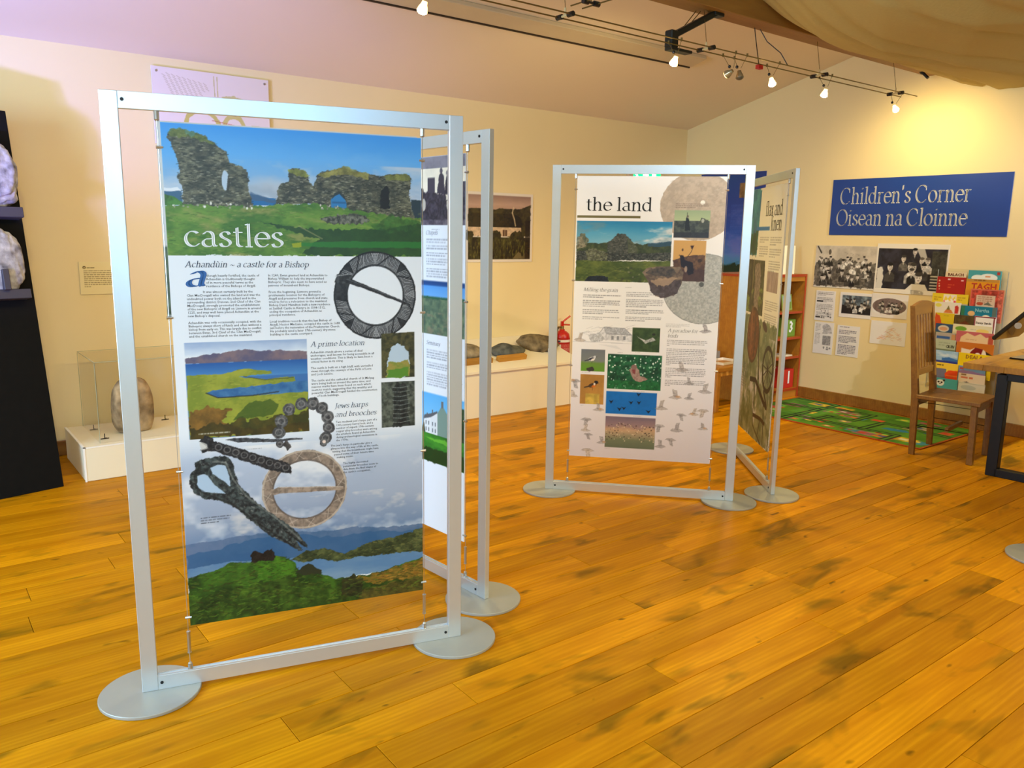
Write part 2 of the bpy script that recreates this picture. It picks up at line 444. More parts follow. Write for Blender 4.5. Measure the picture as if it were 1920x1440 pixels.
def sans_text(blocks, name, m, parent, depth, bold=0.0):
    """blocks: (text with newlines, x mm, first baseline y mm, size mm, line pitch mm, max width mm or 0)"""
    V = []; F = []
    for (t, x, y, size, pitch, mw) in blocks:
        for k, ln in enumerate(t.split('\n')):
            if not ln.strip(): continue
            cu = bpy.data.curves.new('t', 'FONT'); cu.body = ln; cu.size = size / 1000; cu.resolution_u = 1
            cu.offset = bold * size / 1000
            ob = bpy.data.objects.new('t', cu); COL.objects.link(ob)
            dg = bpy.context.evaluated_depsgraph_get(); me = bpy.data.meshes.new_from_object(ob.evaluated_get(dg))
            n = len(me.vertices); co = np.empty(n * 3, np.float32); me.vertices.foreach_get('co', co); co = co.reshape(-1, 3)
            if n:
                wd = co[:, 0].max() * 1000; f = mw / wd if mw and wd > mw else 1.0
                b = len(V)
                for c in co: V.append(((x / 1000 + float(c[0]) * f), -depth, -(y + k * pitch) / 1000 + float(c[1])))
                for p_ in me.polygons: F.append(tuple(b + i for i in p_.vertices))
            bpy.data.objects.remove(ob); bpy.data.meshes.remove(me); bpy.data.curves.remove(cu)
    return raw_mesh(name, V, F, m, parent)
PT1 = {
  'photo': [(-5,-6),(822,-11),(826,403),(-7,403)],
  'ruinL': [(22,29),(32,18),(68,18),(73,31),(90,43),(100,27),(119,31),(139,45),(156,54),(164,64),(190,78),(193,91),(196,112),(212,114),(228,121),(245,128),(252,141),(251,189),(254,215),(266,247),(206,260),(53,253),(51,201),(50,183),(40,158),(52,139),(45,127),(44,99),(34,79),(30,61),(18,44)],
  'win': [(182,168),(192,167),(181,199)],
  'ruinM': [(330,237),(340,207),(350,169),(375,163),(378,125),(397,120),(424,123),(442,141),(444,168),(458,173),(471,137),(490,124),(534,118),(558,109),(592,118),(626,125),(650,130),(678,134),(700,127),(768,122),(786,130),(786,158),(780,187),(788,227),(800,273),(755,274),(648,265),(578,250),(510,246),(448,231)],
  'arch': [(513,246),(513,216),(525,196),(538,191),(552,200),(564,222),(566,246)],
  'door': [(678,213),(684,179),(700,163),(710,175),(712,241),(678,241)],
  'grass': [(-6,250),(54,245),(268,247),(334,237),(454,231),(572,247),(755,269),(826,273),(828,403),(-7,403)],
  'sea': [(254,213),(334,218),(334,240),(258,242)],
  'hillL': [(-5,203),(51,206),(51,248),(-6,250)],
  'hillM': [(255,199),(282,209),(334,221),(334,229),(259,223)],
  'hillR': [(786,207),(826,206),(826,276),(790,271)],
  'dark': [(282,296),(418,315),(560,313),(647,311),(826,290),(828,403),(416,400),(473,348),(363,316)],
  'strip': [(406,360),(588,352),(828,352),(828,373),(586,375),(406,371)],
  'rubble': [(468,284),(515,269),(548,262),(618,263),(642,283),(612,295),(530,296)],
  'title': [(49,376),(353,373),(52,326),(256,296)],
  'h1': [(48,439),(430,439),(94,425)],
  'cap': [(47,501),(102,501),(73,452)],
  'col1': [(109,466),(265,466),(112,499),(49,519),(268,534),(49,662)],
  'col2': [(300,467),(487,464),(300,500),(300,616),(528,642),(302,665)],
  'ring': [(656,536),(802,537),(654,688),(658,386),(516,534)],
  'ringin': [(658,536),(756,537),(656,640),(660,436),(564,534)],
  'pin': [(538,485),(572,479),(776,564),(782,576),(572,497)],
  'gapp': [(518,490),(526,464),(568,459),(584,473),(560,502)],
  'photo2': [(32,681),(420,681),(418,1004),(32,1003)],
  'p2sky': [(30,720),(148,714),(259,708),(418,725)],
  'p2hill': [(30,749),(179,750),(418,738)],
  'p2land': [(34,790),(144,787),(210,773),(296,784),(300,794),(189,801),(275,812),(371,810),(377,824),(254,833),(110,841),(90,850),(127,868),(240,866),(418,862),(418,1004),(32,1003)],
  'p2water': [(90,849),(135,842),(254,838),(350,826),(420,826),(418,862),(240,867),(127,869)],
  'p2brown': [(34,909),(88,895),(172,911),(137,944),(188,977),(420,972),(418,1004),(32,1003)],
  'p2shadow': [(226,890),(258,885),(292,883),(320,900),(304,935),(170,947)],
  'h2': [(430,707),(614,712),(436,690)],
  't2': [(430,729),(642,737),(430,776),(430,830),(656,876),(438,884)],
  'ph3': [(676,672),(796,668),(796,832),(676,830)],
  'ph3arch': [(694,829),(698,758),(710,725),(732,707),(756,719),(775,746),(778,807),(770,831)],
  'ph4': [(674,845),(796,846),(796,1012),(674,1012)],
  'ph4in': [(714,1009),(724,910),(716,872),(732,850),(762,859),(770,890),(776,1010)],
  'h3': [(505,925),(622,933),(508,953),(652,963)],
  't3': [(511,979),(650,978),(495,1045),(483,1067),(660,1090),(504,1110),(532,1132),(664,1141),(542,1168)],
  'beads': [(318,1042),(316,1001),(326,962),(352,922),(394,906),(434,907),(464,925),(483,958),(485,996),(474,1032),(466,1050)],
  'bead_tip': [(340,1025),(328,1046),(344,1068),(359,1056)],
  'bar': [(62,1010),(82,993),(102,1002),(108,1013),(350,1115),(355,1130),(351,1152),(284,1131),(107,1049),(86,1047),(68,1051),(62,1041),(84,1033)],
  'thin': [(140,1012),(186,1009),(314,1023),(395,1026),(395,1031),(314,1032),(186,1027)],
  'harp': [(40,1082),(60,1077),(106,1067),(138,1066),(160,1086),(168,1127),(180,1176),(224,1229),(271,1279),(353,1350),(398,1418),(397,1430),(359,1397),(383,1436),(372,1438),(274,1367),(201,1294),(162,1252),(112,1220),(66,1212),(34,1186),(23,1149),(28,1120),(45,1101)],
  'harph1': [(50,1130),(70,1125),(82,1133),(104,1168),(135,1200),(92,1192),(60,1185),(47,1158)],
  'harph2': [(90,1105),(117,1097),(139,1102),(148,1140),(152,1177),(127,1152),(96,1127)],
  'ring2': [(395,1211),(542,1227),(390,1357),(399,1069),(251,1196)],
  'ring2in': [(395,1211),(504,1223),(391,1318),(398,1106),(292,1200)],
  'pin2': [(253,1198),(294,1201),(308,1195),(524,1214),(536,1222),(523,1228),(308,1219),(294,1222)],
  'mtn': [(3,1368),(112,1361),(234,1354),(332,1357),(432,1374),(505,1379),(580,1373),(656,1387),(734,1389),(828,1394),(828,1535),(356,1498),(-5,1483)],
  'water': [(1,1453),(134,1443),(328,1459),(828,1493),(828,1551),(501,1564),(146,1475),(3,1480)],
  'isl': [(342,1469),(393,1443),(458,1442),(532,1470),(578,1451),(624,1437),(726,1430),(828,1407),(828,1503),(732,1496),(578,1489),(502,1498),(428,1477),(385,1487)],
  'near': [(3,1484),(78,1473),(140,1448),(208,1454),(286,1445),(320,1454),(349,1474),(363,1507),(442,1519),(446,1537),(501,1562),(576,1565),(654,1559),(828,1526),(826,1644),(424,1644),(-2,1642)],
  'nbrown': [(560,1573),(654,1563),(828,1531),(826,1602),(652,1604)],
  'cast': [(206,1455),(206,1423),(224,1418),(244,1427),(279,1418),(290,1450),(286,1459)],
  'bush': [(514,1627),(523,1571),(568,1558),(598,1583),(594,1644)],
  'white1': [(12,998),(800,1000)],
  'capt': [(52,1279),(144,1279),(54,1301)],
}
PT2 = {
  'top': [(527,-7),(706,-4),(526,47),(706,49)],
  'carr': [(525,287),(706,287)],
  'h': [(562,324),(643,324)],
  't': [(562,812),(704,993)],
  'pic': [(530,526),(708,524),(528,759),(708,758),(529,599),(708,587)],
  'h2': [(562,804),(656,800)],
  'edge': [(822,-4)],
  'horse': [(538,265),(526,131),(570,118),(576,89),(624,91),(631,149),(668,64),(702,73),(706,265)],
  'house': [(525,1026),(702,1020),(702,1343),(523,1338),(542,1208),(702,1210)],
  'roof': [(533,1199),(533,1142),(588,1133),(596,1114),(676,1073),(702,1091),(702,1200)],
  'bot': [(521,1632),(706,1639),(810,1645)],
}
PT3 = {
  'title': [(57,197),(432,193),(55,145),(234,116)],
  'barr': [(6,222),(370,235)],
  'photo': [(5,254),(551,250),(560,596),(5,609)],
  'pskyb': [(5,268),(169,276),(554,315)],
  'gable': [(187,377),(215,356),(242,324),(284,323),(328,368),(358,402),(364,465),(191,476)],
  'pwall': [(7,430),(103,414),(189,433),(359,437),(554,426),(557,475),(361,472),(191,483),(6,480)],
  'pfield': [(6,480),(191,483),(557,475),(560,596),(5,609)],
  'phill': [(6,394),(73,379),(138,382),(202,377),(385,384),(455,379),(553,364),(555,440),(5,458)],
  'tree': [(29,324),(57,323),(73,358),(60,408),(24,408)],
  'pdark': [(59,607),(80,578),(144,566),(195,575),(203,604)],
  'q1': [(678,163),(479,165),(688,355)],
  'q2': [(738,629),(516,635),(750,834)],
  'hole': [(716,144),(728,144)],
  'hole2': [(734,604),(746,604)],
  'phA': [(561,188),(762,189),(759,340),(564,343)],
  'phAh': [(564,246),(763,247)],
  'figA': [(623,287),(630,225),(644,232),(650,280),(655,300),(624,301)],
  'figA2': [(698,279),(715,231),(750,237),(756,292)],
  'phB': [(565,357),(749,355),(747,590),(570,587)],
  'phBh': [(567,468),(611,457),(679,438),(748,440)],
  'figB': [(607,446),(628,442),(633,467),(678,480),(689,542),(658,553),(642,515),(614,509)],
  'bowl': [(396,542),(419,517),(496,506),(607,508),(630,537),(626,600),(601,650),(581,672),(526,689),(476,682),(454,661),(430,598)],
  'bowlin': [(413,545),(447,520),(531,511),(573,520),(588,545),(562,566),(463,562)],
  'h1': [(57,661),(255,656)],
  't1': [(54,680),(285,828)],
  't2': [(308,651),(532,823)],
  'sk': [(3,869),(350,1005)],
  'cott': [(157,946),(159,905),(186,871),(308,875),(350,914),(351,955)],
  'ph1': [(352,870),(515,866),(514,1008),(354,1011)],
  'b1': [(382,921),(423,944),(470,922),(491,942),(448,952),(432,960)],
  'h2': [(560,887),(729,883),(561,917)],
  't3': [(554,931),(795,1211)],
  'phL1': [(55,1008),(197,1007),(196,1139),(55,1142)],
  'bL1': [(75,1086),(120,1055),(135,1038),(148,1046),(137,1080),(117,1093),(113,1118)],
  'phL2': [(53,1160),(199,1159),(197,1339),(55,1344)],
  'bL2': [(81,1250),(116,1206),(140,1184),(165,1191),(162,1212),(167,1237),(135,1256),(110,1253)],
  'post2': [(86,1277),(175,1275),(171,1340),(84,1345)],
  'phF': [(214,1032),(533,1028),(533,1236),(215,1248)],
  'bF': [(342,1121),(374,1094),(399,1118),(408,1151),(458,1173),(410,1192),(369,1178)],
  'phU': [(213,1258),(514,1254),(515,1390),(216,1400)],
  'phW': [(215,1413),(511,1407),(514,1599),(215,1608)],
  'birds': [(624,1274),(700,1278),(788,1232),(661,1380),(733,1372),(787,1348),(638,1474),(605,1535),(793,1457),(550,1581),(536,1454),(99,1436),(172,1372),(93,1505),(111,1530),(110,1629),(200,1576),(775,875),(699,1187),(42,951),(21,1202),(15,1295),(539,1345),(651,1107)],
  'bl': [(6,1675)],
  'flock': [(244,1318),(295,1362),(320,1356),(363,1320),(406,1268),(409,1318),(467,1370)],
}
PT4 = {
  'title': [(390,181),(760,182),(531,277),(762,271)],
  'blue': [(66,-19),(265,-10),(232,440),(98,434)],
  'bar': [(192,253),(496,253),(503,277)],
  't': [(242,316),(522,456),(525,316),(792,538)],
  'ph': [(88,469),(450,474),(475,827),(83,779)],
  'ov': [(260,976),(448,953),(310,1157),(210,794)],
  'ph2': [(517,543),(762,525),(771,661),(536,661)],
  't2': [(503,712),(826,869)],
  'bot': [(98,1652),(826,1647)],
  'wheel': [(680,1148),(814,1125),(718,1293),(640,1001)],
  'rightedge': [(838,26),(824,1639)],
  'photo': [(83,779),(525,903),(784,874),(826,1647),(98,1652)],
  'tableb': [(310,1278),(434,1247),(648,1356),(626,1385),(430,1350)],
  'legs': [(416,1421),(424,1565),(602,1632),(722,1634),(652,1371)],
}
# ---------------------------------------------------------------- the room
XW, YW, XL, YF = 7.2, 6.2, -3.0, -4.0           # right, back, left, front wall planes
EAVE, SLOPE, YR = 2.741, 0.249, 1.1             # eave height, roof pitch, ridge line
ZR = EAVE + SLOPE * (YW - YR)
wall_m = mat('cream_wall_paint', rgb(238, 218, 168), 0.85, var=0.02, scale=3, bump=0.04)
ceil_m = mat('cream_ceiling_paint', rgb(232, 216, 192), 0.9, var=0.02, scale=2, bump=0.03)

def wood_mat(name, light, dark, knot, rough=0.4, sx=1.0, knots=True, bump=0.15, rand=True, coat=0.0):
    m = bpy.data.materials.new(name); m.use_nodes = True
    nt = m.node_tree; N = nt.nodes; L = nt.links; p = N['Principled BSDF']
    p.inputs['Roughness'].default_value = rough; p.inputs['Coat Weight'].default_value = coat
    tc = N.new('ShaderNodeTexCoord'); oi = N.new('ShaderNodeObjectInfo')
    off = N.new('ShaderNodeVectorMath'); off.operation = 'MULTIPLY_ADD'
    cmb = N.new('ShaderNodeCombineXYZ')
    for k in range(3): L.new(oi.outputs['Random'], cmb.inputs[k])
    off.inputs[1].default_value = (37, 91, 53)
    L.new(cmb.outputs[0], off.inputs[0]); L.new(tc.outputs['Object'], off.inputs[2])
    def noise(scale, det, dist=0.0, vec=(1, 1, 1)):
        mp = N.new('ShaderNodeMapping'); mp.inputs['Scale'].default_value = vec
        L.new(off.outputs[0], mp.inputs['Vector'])
        n = N.new('ShaderNodeTexNoise'); n.inputs['Scale'].default_value = scale; n.inputs['Detail'].default_value = det; n.inputs['Distortion'].default_value = dist
        L.new(mp.outputs[0], n.inputs['Vector']); return n
    g1 = noise(1.0 * sx, 5, 0.6, (1.6, 16, 16))
    g2 = noise(1.0 * sx, 3, 1.5, (6, 90, 90))
    ring = N.new('ShaderNodeTexWave'); ring.wave_type = 'BANDS'; ring.bands_direction = 'Y'
    mpw = N.new('ShaderNodeMapping'); mpw.inputs['Scale'].default_value = (0.7 * sx, 7 * sx, 7 * sx); L.new(off.outputs[0], mpw.inputs['Vector']); L.new(mpw.outputs[0], ring.inputs['Vector'])
    ring.inputs['Scale'].default_value = 2.0; ring.inputs['Distortion'].default_value = 9.0; ring.inputs['Detail'].default_value = 2.0; ring.inputs['Detail Scale'].default_value = 0.6
    def mix(fac, a, b, mode='MIX'):
        x = N.new('ShaderNodeMix'); x.data_type = 'RGBA'; x.blend_type = mode
        if isinstance(fac, float): x.inputs[0].default_value = fac
        else: L.new(fac, x.inputs[0])
        for s_, v in ((6, a), (7, b)):
            if isinstance(v, tuple): x.inputs[s_].default_value = v
            else: L.new(v, x.inputs[s_])
        return x.outputs[2]
    def ramp(v, lo, hi):
        r = N.new('ShaderNodeMapRange'); r.inputs[1].default_value = lo; r.inputs[2].default_value = hi; L.new(v, r.inputs[0]); return r.outputs[0]
    c = mix(ramp(g1.outputs['Fac'], 0.35, 0.7), light, dark)
    w1 = N.new('ShaderNodeMath'); w1.operation = 'MULTIPLY'; w1.inputs[1].default_value = 0.45; L.new(ring.outputs['Fac'], w1.inputs[0])
    c = mix(w1.outputs[0], c, dark)
    w2 = N.new('ShaderNodeMath'); w2.operation = 'MULTIPLY'; w2.inputs[1].default_value = 0.35; L.new(ramp(g2.outputs['Fac'], 0.5, 0.75), w2.inputs[0])
    c = mix(w2.outputs[0], c, dark)
    if knots:
        k1 = noise(1.0, 3, 0.4, (2.6, 6.5, 6.5))
        w3 = N.new('ShaderNodeMath'); w3.operation = 'MULTIPLY'; w3.inputs[1].default_value = 0.68; L.new(ramp(k1.outputs['Fac'], 0.58, 0.70), w3.inputs[0])
        c = mix(w3.outputs[0], c, knot)
        k2 = noise(1.0, 2, 0.2, (7, 15, 15))
        w4 = N.new('ShaderNodeMath'); w4.operation = 'MULTIPLY'; w4.inputs[1].default_value = 0.75; L.new(ramp(k2.outputs['Fac'], 0.71, 0.78), w4.inputs[0])
        c = mix(w4.outputs[0], c, tuple(v * .5 for v in knot[:3]) + (1,))
    if rand:
        br = N.new('ShaderNodeMapRange'); br.inputs[3].default_value = 0.76; br.inputs[4].default_value = 1.18; L.new(oi.outputs['Random'], br.inputs[0])
        hs = N.new('ShaderNodeHueSaturation'); L.new(c, hs.inputs['Color']); L.new(br.outputs[0], hs.inputs['Value']); c = hs.outputs[0]
    L.new(c, p.inputs['Base Color'])
    if bump:
        bp = N.new('ShaderNodeBump'); bp.inputs['Strength'].default_value = bump; bp.inputs['Distance'].default_value = 0.002
        L.new(g2.outputs['Fac'], bp.inputs['Height']); L.new(bp.outputs[0], p.inputs['Normal'])
    return m
FLOOR_L, FLOOR_D, FLOOR_K = (0.67, 0.295, 0.004, 1), (0.47, 0.175, 0.001, 1), (0.12, 0.07, 0.002, 1)
oak_m = wood_mat('oak_floor', FLOOR_L, FLOOR_D, FLOOR_K, 0.42)
oak_m.node_tree.nodes['Principled BSDF'].inputs['Specular IOR Level'].default_value = 0.06

fl = struct(MB().box(XL, XW, YF, YW, -0.14, -0.012).build('floor', oak_m))
PW, Y0, PX0 = 0.158, 0.913, -1.2
joints = {9: [1.131], 8: [.870, 2.419, 4.54], 6: [1.05, 3.175, 4.73], 10: [1.479, 3.038, 5.645], 7: [1.435], 11: [2.543], 5: [2.088, 3.64],
          3: [1.74], 4: [2.91], -1: [2.487], 2: [3.80], 16: [.31], 13: [.836], 21: [.812], 19: [.70], 18: [.34]}
rd = random.Random(5)
nrow = int((YW - 0.0) / PW) + 1
for k in range(-6, nrow):
    y = Y0 + k * PW
    if y > YW - 0.01: break
    y2 = min(y + PW, YW - 0.001)
    xs = sorted(joints.get(k, []))
    while True:                              # fill the row with joints about two metres apart
        ends = [PX0] + xs + [XW - 0.001]
        gaps = [(b - a, a, b) for a, b in zip(ends[:-1], ends[1:])]
        g = max(gaps)
        if g[0] < 2.6: break
        if g[1] == PX0: xs.append(max(PX0 + .4, g[2] - rd.uniform(1.7, 2.3)))
        else: xs.append(g[1] + rd.uniform(1.7, 2.3) if g[2] < XW - .1 or g[0] > 4.2 else g[1] + g[0] * rd.uniform(.4, .6))
        xs.sort()
    ends = [PX0] + xs + [XW - 0.001]
    for a, b in zip(ends[:-1], ends[1:]):
        w = b - a; h = y2 - y
        pl = MB().box(-w / 2 + .0010, w / 2 - .0010, -h / 2 + .0014, h / 2 - .0014, -0.0115, -rd.uniform(0, .0006), bev=0.0012).build('plank', oak_m, fl, loc=((a + b) / 2, (y + y2) / 2, 0))

struct(MB().box(XL - .2, XW + .2, YW, YW + 0.2, -0.14, EAVE + .05).build('wall_back', wall_m))
g = MB()
prof = [(YF, -0.14), (YW, -0.14), (YW, EAVE), (YR, ZR), (YF, EAVE)]
def gable(x0, x1, name):
    b = MB()
    A = [b.bm.verts.new((x0, y, z)) for y, z in prof]; B = [b.bm.verts.new((x1, y, z)) for y, z in prof]
    b.bm.faces.new(A); b.bm.faces.new(B[::-1])
    for i in range(5): j = (i + 1) % 5; b.bm.faces.new((A[j], A[i], B[i], B[j]))
    return struct(b.build(name, wall_m))
gable(XW, XW + 0.2, 'wall_right')
white_m = mat('white_gloss_paint', rgb(240, 238, 230), 0.4, var=.02)
b = MB()                                        # left wall, out of view, with a wide window opening added for cool daylight
for y0, y1, z0, z1 in ((YF, 1.1, -.14, EAVE), (4.3, YW, -.14, EAVE), (1.1, 4.3, -.14, .95), (1.1, 4.3, 2.45, EAVE)): b.box(XL - .2, XL, y0, y1, z0, z1)
A = [b.bm.verts.new((XL - .2, y, z)) for y, z in ((YF, EAVE), (YW, EAVE), (YR, ZR))]; B = [b.bm.verts.new((XL, y, z)) for y, z in ((YF, EAVE), (YW, EAVE), (YR, ZR))]
b.bm.faces.new(A); b.bm.faces.new(B[::-1])
for i in range(3): j = (i + 1) % 3; b.bm.faces.new((A[j], A[i], B[i], B[j]))
struct(b.build('wall_left', wall_m))
b = MB()                                        # front wall behind the camera, with one window opening added for cool daylight
for x0, x1, z0, z1 in [(XL - .2, -2.6, -.14, EAVE + .05), (.4, XW + .2, -.14, EAVE + .05), (-2.6, .4, -.14, 1.5), (-2.6, .4, 2.6, EAVE + .05)]:
    b.box(x0, x1, YF - .2, YF, z0, z1)
struct(b.build('wall_front', wall_m))
b = MB()
for q in (-2.6, -1.62, -.64, .34): b.box(q, q + .06, YF - .12, YF - .06, 1.5, 2.6)
for z in (1.5, 2.54): b.box(-2.6, .4, YF - .12, YF - .06, z, z + .06)
struct(b.build('window_1', white_m))
b = MB()
for q in (1.1, 2.15, 3.2, 4.24): b.box(XL - .12, XL - .06, q, q + .06, .95, 2.45)
for z in (.95, 2.39): b.box(XL - .12, XL - .06, 1.1, 4.3, z, z + .06)
struct(b.build('window_2', white_m))
b = MB()                                        # two roof slopes, the front one with an opening for the added rooflight
def zr(y): return ZR - SLOPE * abs(y - YR)
def slab(b, x0, x1, ya, yb, lo=0.0, hi=.15):
    v = [b.bm.verts.new(q) for q in ((x0, ya, zr(ya) + lo), (x1, ya, zr(ya) + lo), (x1, yb, zr(yb) + lo), (x0, yb, zr(yb) + lo), (x0, ya, zr(ya) + hi), (x1, ya, zr(ya) + hi), (x1, yb, zr(yb) + hi), (x0, yb, zr(yb) + hi))]
    for f in ((0, 1, 2, 3), (7, 6, 5, 4), (0, 4, 5, 1), (1, 5, 6, 2), (2, 6, 7, 3), (3, 7, 4, 0)): b.bm.faces.new([v[i] for i in f])
slab(b, XL - .2, XW + .2, YW + .2, YR)
for q in ((XL - .2, XW + .2, YR, -2.0), (XL - .2, XW + .2, -3.4, YF - .2), (XL - .2, -2.45, -2.0, -3.4), (1.25, XW + .2, -2.0, -3.4)): slab(b, *q)
struct(b.build('ceiling', ceil_m))
b = MB()  # frame of the unseen rooflight, added for its blue light on the stands
for q in ((-2.45, 1.25, -2.0, -2.06), (-2.45, 1.25, -3.34, -3.4), (-2.45, -2.39, -2.06, -3.34), (1.19, 1.25, -2.06, -3.34), (-.63, -.57, -2.06, -3.34)): slab(b, *q, .05, .1)
struct(b.build('added_rooflight_frame', white_m))
oak_trim = wood_mat('oak_trim', (0.36, 0.16, 0.022, 1), (0.24, 0.095, 0.012, 1), (0.1, 0.045, 0.01, 1), 0.42, knots=False, rand=False)
struct(MB().box(XW - .02, XW - .001, YF + .001, YW - .022, 0.0, .105, bev=.004).build('baseboard_right', oak_trim))
struct(MB().box(XL + .001, XW - .001, YW - .02, YW - .001, 0.0, .105, bev=.004).build('baseboard_back', oak_trim))
# ---------------------------------------------------------------- free-standing display stands
alu = mat('satin_aluminium', rgb(204, 210, 215), 0.34, metal=0.6, var=.02, scale=30)
plate_m = mat('grey_base_plate', rgb(168, 170, 164), 0.45, metal=0.3, var=.04, scale=14)
steel = mat('steel_fittings', rgb(190, 190, 188), 0.3, metal=0.9, var=.03)
dark_m = mat('dark_screw', rgb(40, 40, 42), 0.5, metal=.5)
panel_m = mat('white_foam_panel', rgb(236, 236, 238), 0.5, var=.01)
pr = print_mat()
ink = {}
def inkm(n, c):
    if n not in ink: ink[n] = mat('ink_' + n, rgb(*c), 0.5, var=.02)
    return ink[n]
FW, FH = 1.137, 1.965
def make_stand(label, A, ang, p0, p1, ztop, zbot):
    t = thing('display_stand', label, 'display stand', (A[0], A[1], 0), ang, 'display stands')
    for x in (0, FW - .05):
        MB().box(x, x + .05, -.012, .012, .012, FH, bev=.0015).build('post', alu, t)
        cx = x + .025
        MB().lathe([(0, 0), (.161, 0), (.163, .002), (.163, .010), (.161, .012), (0, .012)], 48).build('base_plate', plate_m, t, loc=(cx, 0, 0))
    for z, nm, lip in ((.012, 'bottom_rail', .062), (FH - .05, 'top_rail', None)):
        b = MB().box(.05, FW - .05, -.0115, .0115, z, z + .05, bev=.001)
        if lip:
            for y in (-.0095, .0065): b.box(.05, FW - .05, y, y + .003, lip, lip + .004)
        r = b.build(nm, alu, t)
        for x in (.062, FW - .062):
            MB().tube((x, -.0115, z + .026), (x, -.0135, z + .026), .0055, n=8).build('screw', dark_m, r)
    for x in (p0 - .008, p1 + .006):
        MB().tube((x, 0, .062), (x, 0, FH - .05), .0012, n=6).build('cable', steel, t)
        MB().tube((x, 0, FH - .05), (x, 0, FH - .075), .008, n=10).tube((x, 0, FH - .075), (x, 0, FH - .079), .0085, .005, n=10).build('cable_stop', steel, t)
        MB().tube((x, 0, .062), (x, 0, .082), .008, n=10).ball((x, 0, .084), .007).build('cable_stop', steel, t)
        MB().tube((x, 0, .125), (x, 0, .128), .007, n=8).tube((x, 0, .128), (x, 0, .20), .0058, n=8).tube((x, 0, .20), (x, 0, .204), .007, n=8).build('turnbuckle', steel, t)
        for z in (ztop - .075, ztop - .60, ztop - 1.11, zbot + .03):
            s_ = 1 if x < .5 else -1
            MB().tube((x - .007 * s_, -.002, z), (x + .013 * s_, -.002, z), .0048, n=8).build('panel_clip', steel, t)
    MB().box(p0, p1, -.0045, .0005, zbot, ztop, bev=.0006).build('graphic_panel', panel_m, t)
    return t
# ---------------------------------------------------------------- artwork: castles panel (mm from the panel's top left corner)
a1 = Art(824, 1657, 2.0, (226, 230, 238))
P = PT1
# lower photograph: sky fading up into the white of the panel
a1.vgrad(0, 960, 824, 1480, [(0, (226, 230, 238)), (.12, (196, 206, 222)), (.3, (172, 184, 206)), (.6, (150, 162, 186)), (.8, (112, 134, 168)), (1, (70, 112, 158))], wob=.10, wsc=110,
         afn=lambda X, Y: np.clip((Y - 960 + (X - 0) * .02) / 110, 0, 1))
a1.clouds(0, 1040, 824, 1400, (226, 226, 230), .52, 3.4, .85, 150, 4, 1.6, 1)
a1.clouds(0, 1100, 824, 1420, (108, 120, 146), .56, 3.0, .6, 130, 9, 2.0, 1)
a1.clouds(0, 1240, 824, 1420, (214, 208, 204), .60, 4.0, .7, 90, 6, 1.8, 1)
a1.poly([(-12, 1368)] + P['mtn'][1:9] + [(840, 1394), (840, 1535), (356, 1498), (-12, 1483)], (58, 92, 132), .92, jit=4, col2=(92, 112, 146), tsc=90)
a1.poly([(0, 1400), (300, 1370), (520, 1400), (824, 1410), (824, 1480), (0, 1480)], (34, 82, 130), .6, jit=10, jsc=60)
a1.rect(0, 1440, 824, 1580, (40, 104, 150), .0)
a1.poly(P['water'], (84, 122, 164), 1, jit=3, col2=(112, 142, 172), tsc=60, tx=4)
a1.poly(P['isl'], (84, 92, 54), 1, jit=6, col2=(38, 50, 30), tsc=26)
a1.clouds(350, 1410, 824, 1510, (150, 128, 66), .62, 0.0, 0, 30)
a1.rect(0, 1600, 824, 1657, (40, 66, 22), tex=.2)
a1.poly(P['near'][:-3] + [(840, 1670), (-10, 1670)], (58, 96, 26), 1, jit=5, col2=(26, 52, 16), tsc=60)
a1.poly([(-10, 1680), (-10, 1560), (300, 1530), (520, 1600), (840, 1630), (840, 1680)], (74, 100, 30), .55, jit=12, col2=(22, 40, 12), tsc=24)
a1.poly([(200, 1470), (300, 1450), (350, 1480), (360, 1530), (250, 1540)], (84, 138, 30), .6, jit=10, col2=(50, 100, 20), tsc=20)
a1.poly(P['nbrown'], (150, 104, 36), .95, jit=8, col2=(112, 92, 34), tsc=24)
a1.poly([(560, 1680), (600, 1620), (840, 1600), (840, 1680)], (60, 54, 24), .9, jit=6, col2=(92, 84, 34), tsc=20)
a1.poly(P['bush'], (22, 32, 16), 1, jit=8, col2=(48, 52, 26), tsc=18)
a1.dashes(P['near'], 800, 18, 3.4, [(20, 36, 10), (30, 52, 14), (96, 132, 40), (84, 100, 34), (50, 44, 20)], 6, .6, 0, .5)
a1.dashes(P['isl'], 260, 12, 3, [(28, 36, 20), (112, 112, 62), (60, 66, 38)], 7, .7, 0, .5)
a1.dashes(P['nbrown'], 140, 16, 3, [(96, 70, 26), (176, 130, 54), (70, 70, 26)], 8, .6, 0, .2)
a1.poly(P['cast'], (36, 30, 28), 1, jit=5, jsc=14, col2=(18, 14, 14), tsc=10)
a1.poly([(352, 1510), (400, 1492), (444, 1520), (444, 1537), (380, 1530)], (40, 46, 30), 1, jit=5)
# small landscape photograph
a1.win(32, 681, 419, 1004)
a1.poly(P['photo2'], (58, 106, 168))
a1.vgrad(32, 681, 419, 750, [(0, (150, 170, 205)), (.45, (196, 208, 226)), (.7, (226, 230, 236)), (1, (206, 212, 222))], wob=.3, wsc=40)
a1.poly([(32, 735), (110, 722), (200, 712), (300, 716), (419, 722), (419, 752), (32, 752)], (124, 104, 112), 1, jit=4, col2=(88, 84, 112), tsc=40)
a1.vgrad(32, 750, 419, 800, [(0, (32, 84, 156)), (1, (74, 132, 190))], wob=.2)
a1.poly(P['p2land'], (152, 156, 54), 1, jit=3, col2=(120, 134, 44), tsc=60)
a1.dashes(P['p2land'], 220, 14, 2.6, [(110, 118, 36), (176, 172, 70), (96, 104, 34)], 9, .5, -.1, .2)
a1.poly(P['p2water'], (42, 92, 146), 1, jit=2, col2=(70, 120, 166), tsc=30)
